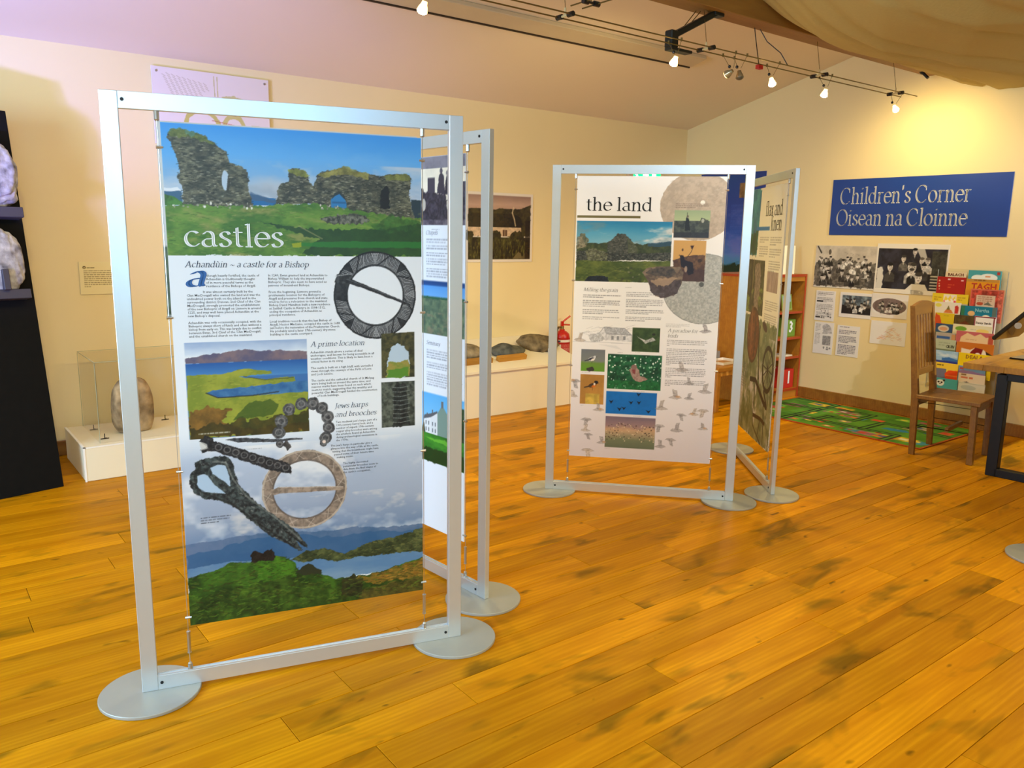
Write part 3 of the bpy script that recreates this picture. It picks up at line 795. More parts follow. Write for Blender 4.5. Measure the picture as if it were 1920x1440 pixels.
a1.line([(90, 850), (127, 868), (240, 866), (320, 858)], 4, (40, 40, 40), .8)
a1.line([(210, 800), (275, 815), (371, 812)], 3, (60, 64, 40), .7)
a1.poly(P['p2brown'] + [(32, 920)], (134, 92, 38), .9, jit=10, col2=(92, 64, 26), tsc=30)
a1.poly([(32, 960), (419, 930), (419, 1004), (32, 1004)], (40, 40, 18), .85, jit=14, col2=(70, 60, 22), tsc=30)
a1.poly(P['p2shadow'], (54, 78, 24), .75, jit=5, tsc=20)
a1.greek(60, 985, 250, 1, 7, (225, 225, 220), seed=2)
# castle photograph across the top
a1.win(0, 0, 824, 403)
a1.vgrad(0, 0, 824, 250, [(0, (64, 148, 226)), (.35, (96, 168, 230)), (.62, (128, 172, 214)), (.8, (160, 186, 212)), (1, (176, 196, 214))], wob=.12, wsc=120)
a1.clouds(0, 100, 824, 245, (206, 206, 212), .5, 3.2, .8, 110, 3, 2.4, 1)
a1.clouds(0, 140, 824, 245, (118, 150, 188), .55, 3.0, .6, 80, 12, 2.4, 1)
for cx_, cy_, rx_, ry_, c_, al in ((330, 190, 190, 46, (188, 192, 200), .8), (300, 205, 150, 30, (150, 160, 176), .7), (560, 175, 200, 40, (170, 190, 212), .55), (730, 180, 120, 34, (150, 176, 206), .5), (120, 150, 120, 30, (190, 204, 220), .5), (330, 228, 110, 14, (232, 232, 234), .7), (620, 90, 200, 30, (120, 178, 230), .4)):
    a1.ell(cx_, cy_, rx_, ry_, c_, al, soft=.9, jit=16, jsc=60)
a1.poly(P['hillL'], (62, 98, 130), 1, jit=3); a1.poly([(-5, 212), (30, 220), (60, 248), (-5, 250)], (64, 108, 46), 1, jit=3, tex=.2)
a1.poly([(0, 196), (40, 194), (50, 204), (0, 205)], (228, 230, 236), .9, jit=2)
a1.poly(P['hillM'], (98, 122, 150), 1, jit=2); a1.poly(P['sea'], (34, 102, 160), 1)
a1.poly([(255, 205), (300, 215), (335, 225), (335, 232), (255, 226)], (62, 92, 128), 1, jit=2)
a1.poly(P['hillR'], (40, 56, 66), 1, jit=3)
stone = dict(col2=(58, 60, 52), tsc=9, tx=2.2)
for q in ('ruinL', 'ruinM'):
    a1.poly(P[q], (142, 134, 104), 1, jit=4, jsc=12, seed=2, **stone)
    a1.poly(P[q], (92, 96, 82), .45, jit=4, jsc=12, seed=2, col2=(40, 44, 40), tsc=26)
for q, n_ in (('ruinL', 420), ('ruinM', 620)):
    a1.dashes(P[q], n_, 12, 2.4, [(30, 34, 30), (44, 46, 40), (60, 62, 52)], 3, .85, 0, .25)
    a1.dashes(P[q], n_ // 2, 9, 2.2, [(170, 164, 138), (150, 146, 124), (190, 186, 164)], 4, .7, 0, .25)
a1.poly([(20, 29), (32, 16), (70, 16), (120, 30), (160, 56), (150, 62), (100, 44), (60, 40), (30, 44)], (116, 128, 58), .75, jit=5, jsc=12, col2=(80, 96, 44), tsc=10)
a1.poly([(375, 124), (424, 121), (444, 140), (430, 146), (380, 136)], (128, 134, 58), .8, jit=4, jsc=12, tex=.2)
a1.poly([(470, 134), (534, 116), (558, 106), (600, 116), (640, 128), (640, 146), (560, 130), (490, 146)], (134, 128, 62), .8, jit=4, jsc=12, tex=.2)
a1.poly([(690, 132), (768, 120), (786, 130), (780, 144), (700, 144)], (120, 124, 60), .8, jit=4, jsc=12, tex=.2)
a1.ell(181, 167, 11, 31, (178, 196, 214), jit=2); a1.poly([(190, 150), (196, 168), (190, 200), (183, 200)], (50, 46, 38), .8)
a1.poly(P['arch'], (44, 118, 176), 1, jit=2); a1.rect(516, 222, 562, 228, (30, 84, 130), .8)
a1.poly([(513, 216), (525, 194), (540, 188), (556, 200), (566, 222), (560, 216), (540, 197), (526, 204)], (40, 40, 34), .8)
a1.poly(P['door'], (24, 24, 26), 1, jit=3, jsc=10)
for xx in (300, 470, 655, 672, 720): a1.poly([(xx, 150 if xx > 450 else 180), (xx + 14, 160), (xx + 10, 235), (xx - 6, 235)], (40, 42, 38), .35 if xx > 450 else 0, jit=4, jsc=10)
a1.poly(P['grass'], (104, 140, 54), 1, jit=6, jsc=16, col2=(66, 108, 40), tsc=34, tx=2)
a1.clouds(0, 250, 824, 403, (152, 146, 84), .54, 3.5, .7, 30, 5, 3, 1)
a1.dashes(P['grass'], 500, 16, 3, [(44, 84, 26), (60, 100, 34), (150, 150, 84), (128, 160, 66), (86, 96, 44)], 5, .55, 0, .3)
a1.specks(20, 236, 270, 252, 26, 3.2, [(226, 224, 214), (150, 146, 130)], 1)
a1.specks(440, 232, 560, 248, 16, 3, [(200, 196, 184), (120, 116, 100)], 2)
a1.poly(P['rubble'], (122, 122, 108), 1, jit=5, jsc=10, col2=(50, 52, 46), tsc=8)
a1.poly(P['dark'], (26, 58, 30), .9, jit=8, col2=(38, 72, 34), tsc=40)
a1.poly(P['strip'], (38, 116, 44), .8, jit=2); a1.poly([(380, 362), (410, 358), (410, 374), (384, 374)], (160, 164, 24), .8, jit=2)
a1.poly([(640, 300), (720, 262), (824, 284), (824, 312), (700, 320)], (44, 84, 36), .6, jit=8, tex=.2, tsc=14)
a1.line([(405, 305), (480, 345)], 4, (170, 156, 110), .5)
a1.rect(0, 403, 824, 408, (226, 230, 238))
# big penannular brooch
a1.win()
cx, cy = 658, 537
def ring(A_rt, cx, cy, ro, ri, cols, n, seed, th=0.0, ey=1.0):
    rr = random.Random(seed)
    A_rt.ell(cx, cy, ro, ro * ey, cols[0], inner=ri / ro, jit=2, col2=cols[1], tsc=14)
    return rr
ring(a1, cx, cy, 144, 98, ((52, 54, 60), (26, 28, 34)), 0, 1, ey=1.05)
for k in range(150):
    an = 2 * PI * k / 150
    if 2.95 < an < 3.75: continue
    sec = int(an / (2 * PI) * 8); sl = (0.10 if sec % 2 else -0.10)
    a1.line([(cx + 103 * math.cos(an), cy + 108 * math.sin(an)), (cx + 138 * math.cos(an + sl), cy + 145 * math.sin(an + sl))], 1.9, (196, 198, 202), .8)
for k in range(8):
    an = 2 * PI * k / 8 + .1
    a1.line([(cx + 102 * math.cos(an), cy + 106 * math.sin(an)), (cx + 140 * math.cos(an + .28), cy + 147 * math.sin(an + .28))], 5, (34, 36, 42), .9)
a1.ell(cx, cy, 144, 151, (20, 22, 26), .8, inner=.972); a1.ell(cx, cy, 100, 104, (20, 22, 26), .7, inner=.965)
a1.poly(P['gapp'], (70, 72, 76), 1, jit=3, col2=(36, 38, 42), tsc=10)
a1.line([(520, 470), (575, 462)], 2.5, (190, 192, 196), .7)
a1.poly(P['pin'], (50, 52, 58), 1, jit=2, col2=(26, 27, 32), tsc=10); a1.line([(560, 480), (776, 566)], 2, (120, 122, 130), .6)
# small photographs at the right
a1.poly(P['ph3'], (44, 46, 30), 1, col2=(84, 80, 48), tsc=14); a1.poly(P['ph3arch'], (178, 196, 214), 1, jit=4, jsc=12)
a1.poly([(696, 775), (776, 768), (778, 831), (690, 831)], (112, 132, 52), 1, jit=6, col2=(150, 136, 66), tsc=14); a1.poly([(700, 800), (770, 796), (774, 831), (694, 831)], (78, 130, 40), .9, jit=4)
a1.poly(P['ph4'], (96, 102, 92), 1, col2=(44, 50, 46), tsc=12)
a1.poly(P['ph4in'], (52, 58, 56), 1, jit=5, col2=(20, 24, 26), tsc=12)
for y in range(866, 1010, 16): a1.line([(716, y), (744, y + 3), (776, y - 2)], 2.5, (150, 156, 154), .6)
# beaded penannular brooch
bd = P['beads']
for i, (x, y) in enumerate(bd):
    r = 21 if 0 < i < len(bd) - 1 else 13
    a1.ell(x, y, r, r * 1.05, (104, 104, 106), col2=(52, 52, 56), tsc=8, jit=2); a1.ell(x, y, r * .62, r * .62, (150, 148, 148), .55, inner=.7)
a1.poly(P['bead_tip'], (88, 84, 82), 1, jit=3, col2=(50, 48, 48), tsc=8); a1.ell(468, 1046, 6, 6, (226, 206, 196))
a1.ell(401, 1000, 62, 66, (205, 208, 214), .0)
# bars, ring brooch, jew's harp
a1.poly(P['thin'], (40, 42, 48), 1, jit=2, col2=(84, 88, 94), tsc=9)
r2c = (398, 1213)
a1.ell(*r2c, 146, 143, (150, 132, 118), inner=.74, jit=2, col2=(104, 92, 84), tsc=16)
a1.ell(*r2c, 146, 143, (206, 190, 172), .6, inner=.955); a1.ell(*r2c, 112, 109, (84, 72, 66), .7, inner=.95)
for k in range(24):
    an = 2 * PI * k / 24
    a1.line([(r2c[0] + 113 * math.cos(an), r2c[1] + 111 * math.sin(an)), (r2c[0] + 140 * math.cos(an + (.22 if k % 2 else -.22)), r2c[1] + 138 * math.sin(an + (.22 if k % 2 else -.22)))], 2, (206, 190, 176), .6)
a1.poly(P['pin2'], (164, 144, 128), 1, jit=1, col2=(112, 98, 88), tsc=12); a1.line([(308, 1196), (530, 1217)], 2, (220, 206, 192), .7)
a1.poly(P['bar'], (50, 50, 54), 1, jit=3, jsc=10, col2=(24, 24, 28), tsc=8)
for k in range(9):
    f = k / 8; x, y = 120 + 215 * f, 1036 + 92 * f; a1.ell(x, y, 12, 12, (120, 118, 118), .7, inner=.7)
a1.poly([(62, 1012), (84, 1022), (86, 1036), (66, 1044)], (200, 196, 190), .8, jit=3)
a1.poly(P['harp'], (74, 84, 84), 1, jit=3, jsc=10, col2=(24, 28, 32), tsc=10)
a1.dashes(P['harp'], 160, 9, 3, [(150, 152, 148), (112, 118, 112), (14, 16, 18)], 11, .6, .8, .6)
a1.dashes(P['bar'], 90, 8, 2.4, [(120, 118, 116), (14, 14, 16)], 12, .6, .4, .8)
sky = (168, 190, 214)
a1.poly(P['harph1'], sky, 1, jit=2); a1.poly(P['harph2'], sky, 1, jit=2)
a1.line([(100, 1085), (140, 1090), (160, 1150), (200, 1215), (300, 1310), (380, 1400)], 6, (150, 152, 146), .45)
a1.line([(60, 1090), (40, 1130), (44, 1170), (90, 1205), (150, 1235), (260, 1340), (360, 1425)], 7, (18, 20, 22), .5)
a1.line([(330, 1360), (392, 1424)], 4, (16, 18, 20), .8)
a1.specks(60, 1070, 380, 1420, 0, 2, [(0, 0, 0)])
a1.greek(52, 1276, 150, 3, 9, (66, 72, 84), seed=4, a=.7)
a1.greek(210, 1050, 300, 1, 5, (120, 124, 130), seed=6, a=.5)

# ---------------------------------------------------------------- artwork: chapels panel (only its right part is in view)
a2 = Art(830, 1657, 4.0, (232, 238, 248))
a2.rect(0, 0, 830, 50, (128, 124, 136), tex=.08, tsc=60)
a2.rect(0, 50, 830, 287, (236, 226, 206), tex=.03, tsc=60)
a2.rect(0, 225, 830, 287, (112, 104, 116), col2=(70, 64, 78), tsc=16)
a2.poly([(470, 262), (470, 150), (500, 120), (540, 128), (560, 150), (590, 140), (700, 160), (720, 262)], (74, 68, 82), 1, jit=6, col2=(44, 40, 50), tsc=12)
a2.rect(572, 88, 625, 150, (70, 64, 78)); a2.poly([(640, 150), (655, 80), (668, 62), (684, 80), (694, 160)], (62, 56, 70), 1, jit=3); a2.ell(668, 62, 10, 12, (90, 82, 94))
a2.poly([(690, 160), (700, 90), (712, 74), (726, 90), (740, 160)], (52, 46, 60), 1, jit=3); a2.ell(712, 72, 10, 12, (96, 88, 100))
for x in (610, 720): a2.ell(x, 222, 42, 42, (40, 36, 46), .9, inner=.88)
a2.line([(540, 190), (530, 268)], 9, (40, 36, 46)); a2.line([(500, 190), (490, 268)], 9, (40, 36, 46)); a2.ell(545, 200, 14, 26, (222, 214, 200), .8)
a2.rect(740, 110, 830, 262, (84, 78, 92), 1, col2=(50, 46, 58), tsc=14)
for k, (y, n) in enumerate(((345, 2), (372, 2), (402, 2), (428, 3), (470, 4))): a2.greek(562, y, 815, n, 11, (96, 104, 122), seed=k + 3, a=.6)
a2.greek(60, 345, 500, 12, 11, (96, 104, 122), seed=9, a=.6, breaks=(4, 8))
a2.greek(600, 303, 700, 1, 8, (140, 146, 160), seed=11, a=.5)
a2.vgrad(60, 524, 830, 600, [(0, (22, 66, 128)), (.25, (30, 80, 150)), (.3, (86, 156, 232)), (1, (110, 176, 238))])
a2.rect(60, 592, 830, 758, (112, 134, 104), col2=(74, 98, 84), tsc=26); a2.clouds(60, 660, 830, 758, (134, 126, 104), .5, 3, .8, 18, 4)
a2.poly([(60, 590), (300, 584), (600, 594), (830, 590), (830, 602), (60, 604)], (44, 96, 74), 1, jit=3)
for k, (y, n) in enumerate(((828, 4), (884, 3), (928, 6))): a2.greek(562, y, 815, n, 11, (96, 104, 122), seed=k + 23, a=.6)
a2.greek(60, 828, 500, 16, 11, (96, 104, 122), seed=29, a=.6, breaks=(4, 9))
a2.vgrad(60, 1024, 830, 1240, [(0, (92, 178, 240)), (1, (150, 208, 246))])
a2.poly([(540, 1215), (540, 1150), (590, 1136), (590, 1215)], (232, 236, 240)); a2.poly([(590, 1215), (590, 1120), (640, 1108), (640, 1215)], (222, 228, 234))
a2.poly([(640, 1215), (640, 1110), (676, 1068), (716, 1108), (716, 1215)], (122, 150, 142)); a2.rect(668, 1050, 684, 1080, (110, 110, 112))
a2.poly([(536, 1150), (545, 1130), (590, 1118), (640, 1100), (640, 1110), (590, 1136)], (92, 96, 104)); a2.rect(560, 1118, 568, 1136, (100, 100, 104)); a2.rect(600, 1098, 608, 1116, (100, 100, 104))
for x in (552, 572, 602, 622): a2.rect(x, 1155, x + 7, 1172, (70, 80, 92)); a2.rect(x, 1185, x + 7, 1202, (70, 80, 92))
a2.rect(716, 1060, 830, 1230, (56, 84, 52), col2=(30, 52, 30), tsc=16); a2.poly([(524, 1200), (540, 1160), (552, 1216), (524, 1220)], (40, 66, 50))
a2.rect(60, 1210, 830, 1343, (58, 142, 44), col2=(34, 104, 36), tsc=30, tx=3); a2.poly([(60, 1300), (830, 1270), (830, 1343), (60, 1343)], (16, 54, 22), .9, jit=8)
a2.poly([(540, 1235), (700, 1225), (830, 1250), (700, 1246)], (110, 190, 60), .8, jit=4)

# ---------------------------------------------------------------- artwork: the land panel
a3 = Art(844, 1671, 2.8, (240, 238, 236))
P = PT3
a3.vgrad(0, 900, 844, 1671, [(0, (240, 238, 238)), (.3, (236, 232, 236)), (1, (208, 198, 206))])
a3.ell(690, 165, 211, 192, (196, 178, 158), jit=2, col2=(176, 160, 142), tsc=22); a3.clouds(480, 0, 844, 360, (212, 198, 180), .5, 0, 0)
a3.ell(748, 632, 232, 202, (190, 190, 184), jit=3, col2=(158, 160, 156), tsc=9); a3.ell(748, 632, 232, 202, (100, 102, 100), .6, inner=.985)
a3.dashes([(540, 10), (844, 10), (844, 330), (600, 330), (500, 200)], 160, 14, 2.6, [(214, 200, 182), (160, 144, 128)], 6, .5, -.5, .4)
a3.dashes([(560, 520), (844, 480), (844, 800), (640, 800), (540, 680)], 320, 6, 3, [(214, 214, 210), (136, 138, 136)], 7, .6, 0, 1.5)
a3.ell(716, 144, 13, 13, (244, 240, 228)); a3.ell(735, 606, 14, 14, (92, 94, 92))
a3.greek(566, 150, 760, 3, 10, (112, 98, 88), seed=5, a=.6)
a3.rect(5, 223, 370, 236, (112, 104, 62))
# cottage ruin
a3.win(5, 253, 554, 603)
a3.vgrad(5, 253, 554, 430, [(0, (36, 128, 174)), (.3, (70, 150, 186)), (.7, (120, 176, 196)), (1, (150, 190, 200))], wob=.2)
a3.clouds(5, 262, 554, 420, (218, 216, 212), .48, 4, .9, 60, 8, 3.5, 1); a3.clouds(5, 262, 554, 420, (110, 140, 150), .58, 4, .6, 50, 14, 3, 1)
a3.poly(P['phill'], (74, 84, 50), 1, jit=5, col2=(48, 58, 38), tsc=20); a3.poly([(420, 378), (553, 362), (553, 392), (420, 396)], (44, 78, 106), .8, jit=4)
a3.poly(P['gable'], (92, 92, 82), 1, jit=4, jsc=10, col2=(54, 58, 52), tsc=8); a3.poly([(300, 340), (328, 368), (364, 405), (364, 465), (310, 440)], (84, 92, 62), .6, jit=4)
a3.poly(P['tree'], (122, 118, 90), .9, jit=8, col2=(70, 72, 54), tsc=8); a3.poly([(5, 350), (40, 340), (60, 400), (10, 420)], (128, 120, 98), .8, jit=5, tex=.3, tsc=8)
a3.dashes(P['gable'], 120, 9, 2.6, [(36, 40, 36), (128, 128, 114)], 3, .7)
a3.poly(P['pwall'], (84, 86, 78), 1, jit=4, col2=(36, 40, 38), tsc=7); a3.poly([(60, 420), (100, 408), (150, 420), (190, 440), (190, 478), (70, 480)], (104, 106, 78), .8, jit=5, tex=.3, tsc=9)
a3.poly(P['pfield'], (102, 112, 50), 1, jit=3, col2=(66, 82, 36), tsc=30, tx=2); a3.clouds(5, 520, 554, 604, (50, 66, 34), .5, 3, .7, 26, 5, 2.5, 1)
a3.dashes(P['pwall'], 160, 9, 3, [(28, 30, 28), (140, 140, 128)], 4, .7)
a3.dashes(P['pfield'], 200, 16, 3.4, [(60, 76, 30), (134, 136, 66), (44, 56, 26)], 5, .5)
a3.poly(P['pdark'], (30, 36, 44), 1, jit=5, tex=.3, tsc=10); a3.specks(240, 520, 540, 600, 24, 7, [(60, 62, 50), (124, 126, 92)], 8, .7)
# two old photographs
a3.win()
a3.vgrad(562, 188, 762, 250, [(0, (150, 168, 132)), (1, (176, 190, 146))]); a3.rect(562, 246, 760, 342, (84, 92, 84), col2=(50, 56, 60), tsc=16); a3.rect(563, 310, 760, 342, (44, 46, 58), .8)
a3.poly(P['figA'], (34, 38, 44), 1, jit=3); a3.ell(637, 222, 6, 8, (120, 110, 96)); a3.poly(P['figA2'], (70, 76, 70), .9, jit=6); a3.ell(722, 245, 8, 12, (168, 172, 160)); a3.line([(634, 200), (634, 225)], 2, (60, 60, 60))
a3.rect(567, 357, 749, 470, (206, 160, 92)); a3.poly(P['phBh'] + [(748, 590), (570, 588)], (112, 84, 62), 1, jit=3, col2=(80, 58, 52), tsc=14); a3.rect(570, 520, 748, 589, (70, 52, 56), .7)
a3.poly(P['figB'], (34, 30, 42), 1, jit=4); a3.line([(628, 450), (600, 440)], 4, (40, 34, 36)); a3.line([(640, 460), (668, 420), (674, 400)], 3, (50, 40, 36)); a3.poly([(660, 386), (682, 384), (674, 404), (668, 404)], (54, 30, 30)); a3.ell(614, 446, 9, 6, (44, 34, 34)); a3.ell(618, 410, 5, 8, (90, 66, 50)); a3.ell(718, 470, 12, 10, (64, 48, 44))
a3.ell(642, 520, 8, 18, (196, 172, 150), .7)
# stone bowl
a3.poly(P['bowl'], (134, 116, 98), 1, jit=3, col2=(88, 76, 70), tsc=22); a3.poly([(430, 590), (626, 585), (601, 650), (581, 672), (526, 689), (476, 682), (454, 661)], (84, 76, 84), .75, jit=8, col2=(60, 52, 60), tsc=18)
a3.poly(P['bowlin'], (92, 84, 76), 1, jit=4, col2=(62, 60, 64), tsc=12); a3.poly([(445, 590), (500, 575), (600, 570), (560, 610), (480, 625)], (186, 158, 128), .7, jit=8)
a3.greek(55, 682, 282, 14, 10.8, (104, 104, 110), seed=3, breaks=(2, 7, 11), a=.7); a3.greek(308, 660, 532, 17, 10.3, (104, 104, 110), seed=4, breaks=(3, 9, 13), a=.7)
a3.greek(300, 632, 370, 1, 6, (130, 130, 130), a=.5); a3.greek(545, 838, 690, 3, 8, (150, 150, 154), seed=6, a=.6)
# pencil drawing of a cottage
for k in range(26):
    rr = random.Random(k); x = rr.uniform(4, 330); y = 880 + 40 * rr.random() if x < 150 else 866 + 20 * rr.random()
    a3.line([(x, y), (x + rr.uniform(20, 60), y + rr.uniform(-18, 10))], 1.6, (164, 164, 170), .6)
a3.poly(P['cott'], (206, 206, 210), .8, tex=.1, tsc=10); a3.poly([(186, 871), (308, 875), (350, 914), (200, 912)], (172, 174, 180), .9, tex=.15, tsc=6)
a3.line([(159, 905), (186, 871), (200, 912), (350, 914), (308, 875), (186, 871)], 2, (120, 122, 130)); a3.line([(157, 946), (159, 905)], 2, (120, 122, 130)); a3.line([(200, 912), (200, 952)], 2, (130, 130, 136)); a3.line([(350, 914), (350, 955)], 2, (120, 122, 130))
for x in (230, 262, 300): a3.rect(x, 922, x + 14, 945, (120, 124, 132), .8)
a3.poly([(90, 920), (160, 905), (200, 950), (110, 962)], (176, 178, 182), .7, jit=6, tex=.2, tsc=6); a3.line([(0, 962), (350, 965)], 2, (170, 170, 176)); a3.poly([(150, 975), (260, 980), (300, 1005)], (220, 220, 224), .8)
# bird photographs
def bird(x, y, s, body, wing, belly=None, flip=1):
    a3.ell(x, y, 26 * s, 14 * s, body, rot=-20 * flip, tex=.2, tsc=8); a3.ell(x + 22 * s * flip, y - 16 * s, 10 * s, 9 * s, body)
    a3.poly([(x + 30 * s * flip, y - 18 * s), (x + 40 * s * flip, y - 15 * s), (x + 30 * s * flip, y - 13 * s)], (30, 28, 28))
    a3.poly([(x - 20 * s * flip, y + 2 * s), (x - 52 * s * flip, y + 12 * s), (x - 48 * s * flip, y + 18 * s), (x - 14 * s * flip, y + 10 * s)], wing); a3.ell(x - 4 * s * flip, y - 2 * s, 20 * s, 8 * s, wing, rot=-22 * flip)
    if belly: a3.ell(x + 8 * s * flip, y + 5 * s, 14 * s, 8 * s, belly, rot=-30 * flip)
    a3.line([(x + 2 * s, y + 10 * s), (x + 2 * s, y + 30 * s)], 2 * s, (40, 36, 34))
a3.rect(353, 867, 515, 1010, (66, 88, 50), col2=(44, 66, 38), tsc=24); a3.poly(P['b1'], (164, 166, 162), 1, jit=3, tex=.2, tsc=8); a3.poly([(375, 915), (400, 930), (430, 940), (425, 950)], (200, 200, 196)); a3.ell(478, 905, 10, 7, (40, 44, 36))
a3.vgrad(55, 1008, 197, 1140, [(0, (112, 116, 124)), (.5, (122, 128, 124)), (.62, (104, 140, 60)), (1, (96, 150, 40))], wob=.1); bird(118, 1066, .85, (206, 206, 210), (60, 62, 78), (236, 230, 220)); a3.ell(112, 1128, 26, 14, (60, 56, 50), jit=4)
a3.rect(55, 1160, 198, 1342, (178, 128, 60), tex=.06, tsc=60); a3.rect(88, 1276, 173, 1342, (196, 164, 72), tex=.1, tsc=30); bird(128, 1226, 1.0, (110, 70, 36), (70, 54, 40), (206, 110, 30)); a3.ell(150, 1206, 12, 10, (36, 28, 26)); a3.ell(140, 1218, 6, 8, (230, 220, 206))
a3.rect(214, 1030, 533, 1242, (34, 104, 66), col2=(14, 58, 40), tsc=24); a3.specks(220, 1040, 530, 1150, 60, 4.5, [(226, 238, 232), (150, 200, 170)], 4); a3.specks(220, 1150, 530, 1238, 26, 3.5, [(206, 222, 214)], 5); a3.rect(214, 1190, 533, 1242, (28, 112, 50), .5, tex=.2, tsc=10)
a3.poly(P['bF'], (142, 112, 106), 1, jit=4, col2=(176, 150, 140), tsc=8); a3.ell(372, 1104, 17, 15, (134, 104, 100)); a3.poly([(358, 1118), (384, 1118), (380, 1146), (364, 1140)], (120, 50, 56), .8, jit=3)
a3.rect(213, 1257, 515, 1394, (8, 106, 192), tex=.03, tsc=60)
for x, y in P['flock']:
    a3.poly([(x - 14, y - 8), (x + 2, y - 2), (x + 14, y - 10), (x + 6, y + 5), (x, y + 14), (x - 5, y + 4)], (12, 20, 34), jit=2)
a3.vgrad(215, 1410, 513, 1604, [(0, (116, 100, 118)), (.3, (150, 122, 124)), (.42, (190, 154, 122)), (.62, (150, 138, 112)), (.75, (112, 118, 92)), (1, (96, 104, 84))], wob=.12, wsc=30); a3.specks(218, 1450, 510, 1560, 110, 3.4, [(74, 56, 50), (96, 76, 64), (214, 190, 160)], 6)
a3.greek(556, 933, 792, 27, 10.4, (112, 112, 120), seed=7, breaks=(4, 15, 22), a=.72, short=.15)
for x, y, w in ((270, 1018, 60), (375, 1015, 50), (60, 1148, 90), (60, 1350, 30), (370, 1250, 120), (380, 1402, 90), (216, 1612, 60)): a3.greek(x, y, x + w, 1, 6, (150, 146, 150), seed=int(x), a=.6)
# sketched flying birds
for k, (x, y) in enumerate(P['birds']):
    rr = random.Random(k); s_ = 1.25 * rr.uniform(.85, 1.25); f = rr.choice((-1, 1)); cc = rr.choice(((150, 140, 136), (134, 128, 130), (168, 152, 138)))
    a3.poly([(x - 28 * s_ * f, y + 4 * s_), (x - 8 * s_ * f, y - 6 * s_), (x + 16 * s_ * f, y - 4 * s_), (x + 24 * s_ * f, y + 3 * s_), (x + 6 * s_ * f, y + 9 * s_), (x - 12 * s_ * f, y + 8 * s_)], cc, .55, jit=3, tex=.15, tsc=8)
    u = rr.choice((-1, -1, 1)); a3.poly([(x - 8 * s_ * f, y), (x - 14 * s_ * f, y + 32 * s_ * u), (x + 2 * s_ * f, y + 28 * s_ * u), (x + 9 * s_ * f, y)], cc, .6, jit=3, tex=.25, tsc=6)
    a3.line([(x - 28 * s_ * f, y + 4 * s_), (x - 8 * s_ * f, y - 6 * s_), (x + 16 * s_ * f, y - 4 * s_), (x + 24 * s_ * f, y + 3 * s_)], 1.6, (110, 102, 100), .55)
    if k % 4 == 0: a3.ell(x + 8 * s_ * f, y - 2 * s_, 9 * s_, 5 * s_, (206, 150, 100), .5)

# ---------------------------------------------------------------- artwork: flax and linen panel
a4 = Art(830, 1657, 4.0, (232, 234, 226))
a4.poly([(0, 0), (260, 0), (232, 440), (0, 440)], (26, 104, 150), col2=(60, 150, 170), tsc=60); a4.poly([(0, 300), (240, 280), (232, 440), (0, 440)], (30, 96, 62), .9, jit=20, col2=(20, 60, 44), tsc=40)
a4.rect(232, 0, 830, 12, (232, 234, 226)); a4.rect(180, 253, 505, 277, (40, 116, 190))
a4.greek(290, 318, 510, 9, 15, (110, 112, 116), seed=3, breaks=(3,), a=.6); a4.greek(535, 318, 790, 15, 15, (110, 112, 116), seed=4, breaks=(4, 9), a=.6)
a4.poly([(0, 470), (455, 470), (475, 830), (0, 830)], (72, 78, 52), col2=(32, 34, 24), tsc=40); a4.poly([(230, 500), (340, 480), (380, 600), (350, 820), (250, 820)], (128, 118, 112), 1, jit=12, tex=.15); a4.clouds(0, 640, 470, 830, (120, 146, 66), .5, 4, .9, 50, 4); a4.line([(130, 480), (150, 640), (140, 760)], 26, (30, 26, 22)); a4.line([(180, 470), (190, 700)], 14, (170, 160, 120), .6)
a4.rect(525, 535, 770, 662, (176, 160, 160), col2=(140, 126, 128), tsc=14, ty=5); a4.greek(520, 720, 812, 12, 14, (110, 112, 116), seed=6, breaks=(5,), a=.6)
a4.poly([(0, 840), (480, 860), (830, 870), (830, 1657), (0, 1657)], (140, 150, 118), 1, jit=16, col2=(92, 112, 82), tsc=70); a4.clouds(0, 950, 830, 1657, (206, 208, 222), .56, 5, .85, 90, 7, 1, 1.6); a4.clouds(0, 900, 830, 1657, (70, 92, 58), .62, 5, .7, 70, 3, 1, 1.6)
a4.ell(285, 975, 150, 190, (122, 66, 30), jit=4, col2=(74, 38, 18), tsc=24); a4.ell(285, 975, 150, 190, (60, 30, 16), .8, inner=.9); a4.line([(230, 800), (250, 1100)], 40, (150, 100, 64), .5); a4.line([(330, 830), (330, 1110)], 26, (50, 26, 14), .6)
a4.greek(60, 1190, 200, 10, 18, (100, 100, 120), seed=9, a=.6)
br = (20, 16, 16)
a4.ell(690, 1150, 126, 154, br, inner=.80)
for k in range(12):
    an = 2 * PI * k / 12 + .1; a4.line([(690, 1150), (690 + 108 * math.cos(an), 1150 + 134 * math.sin(an))], 8, br)
a4.ell(690, 1150, 16, 18, br); a4.line([(300, 1275), (430, 1262), (640, 1366), (720, 1390)], 34, br); a4.line([(500, 1240), (470, 1140), (440, 1000), (450, 900)], 18, br); a4.ell(560, 890, 60, 26, (60, 40, 40), rot=20)
a4.line([(640, 1300), (720, 1380)], 24, br); a4.line([(420, 1290), (420, 1560)], 11, br); a4.line([(655, 1380), (690, 1640)], 12, br); a4.line([(420, 1560), (480, 1590), (640, 1650)], 12, br); a4.line([(430, 1500), (600, 1490), (700, 1500)], 26, br); a4.line([(600, 1490), (560, 1600)], 12, br)
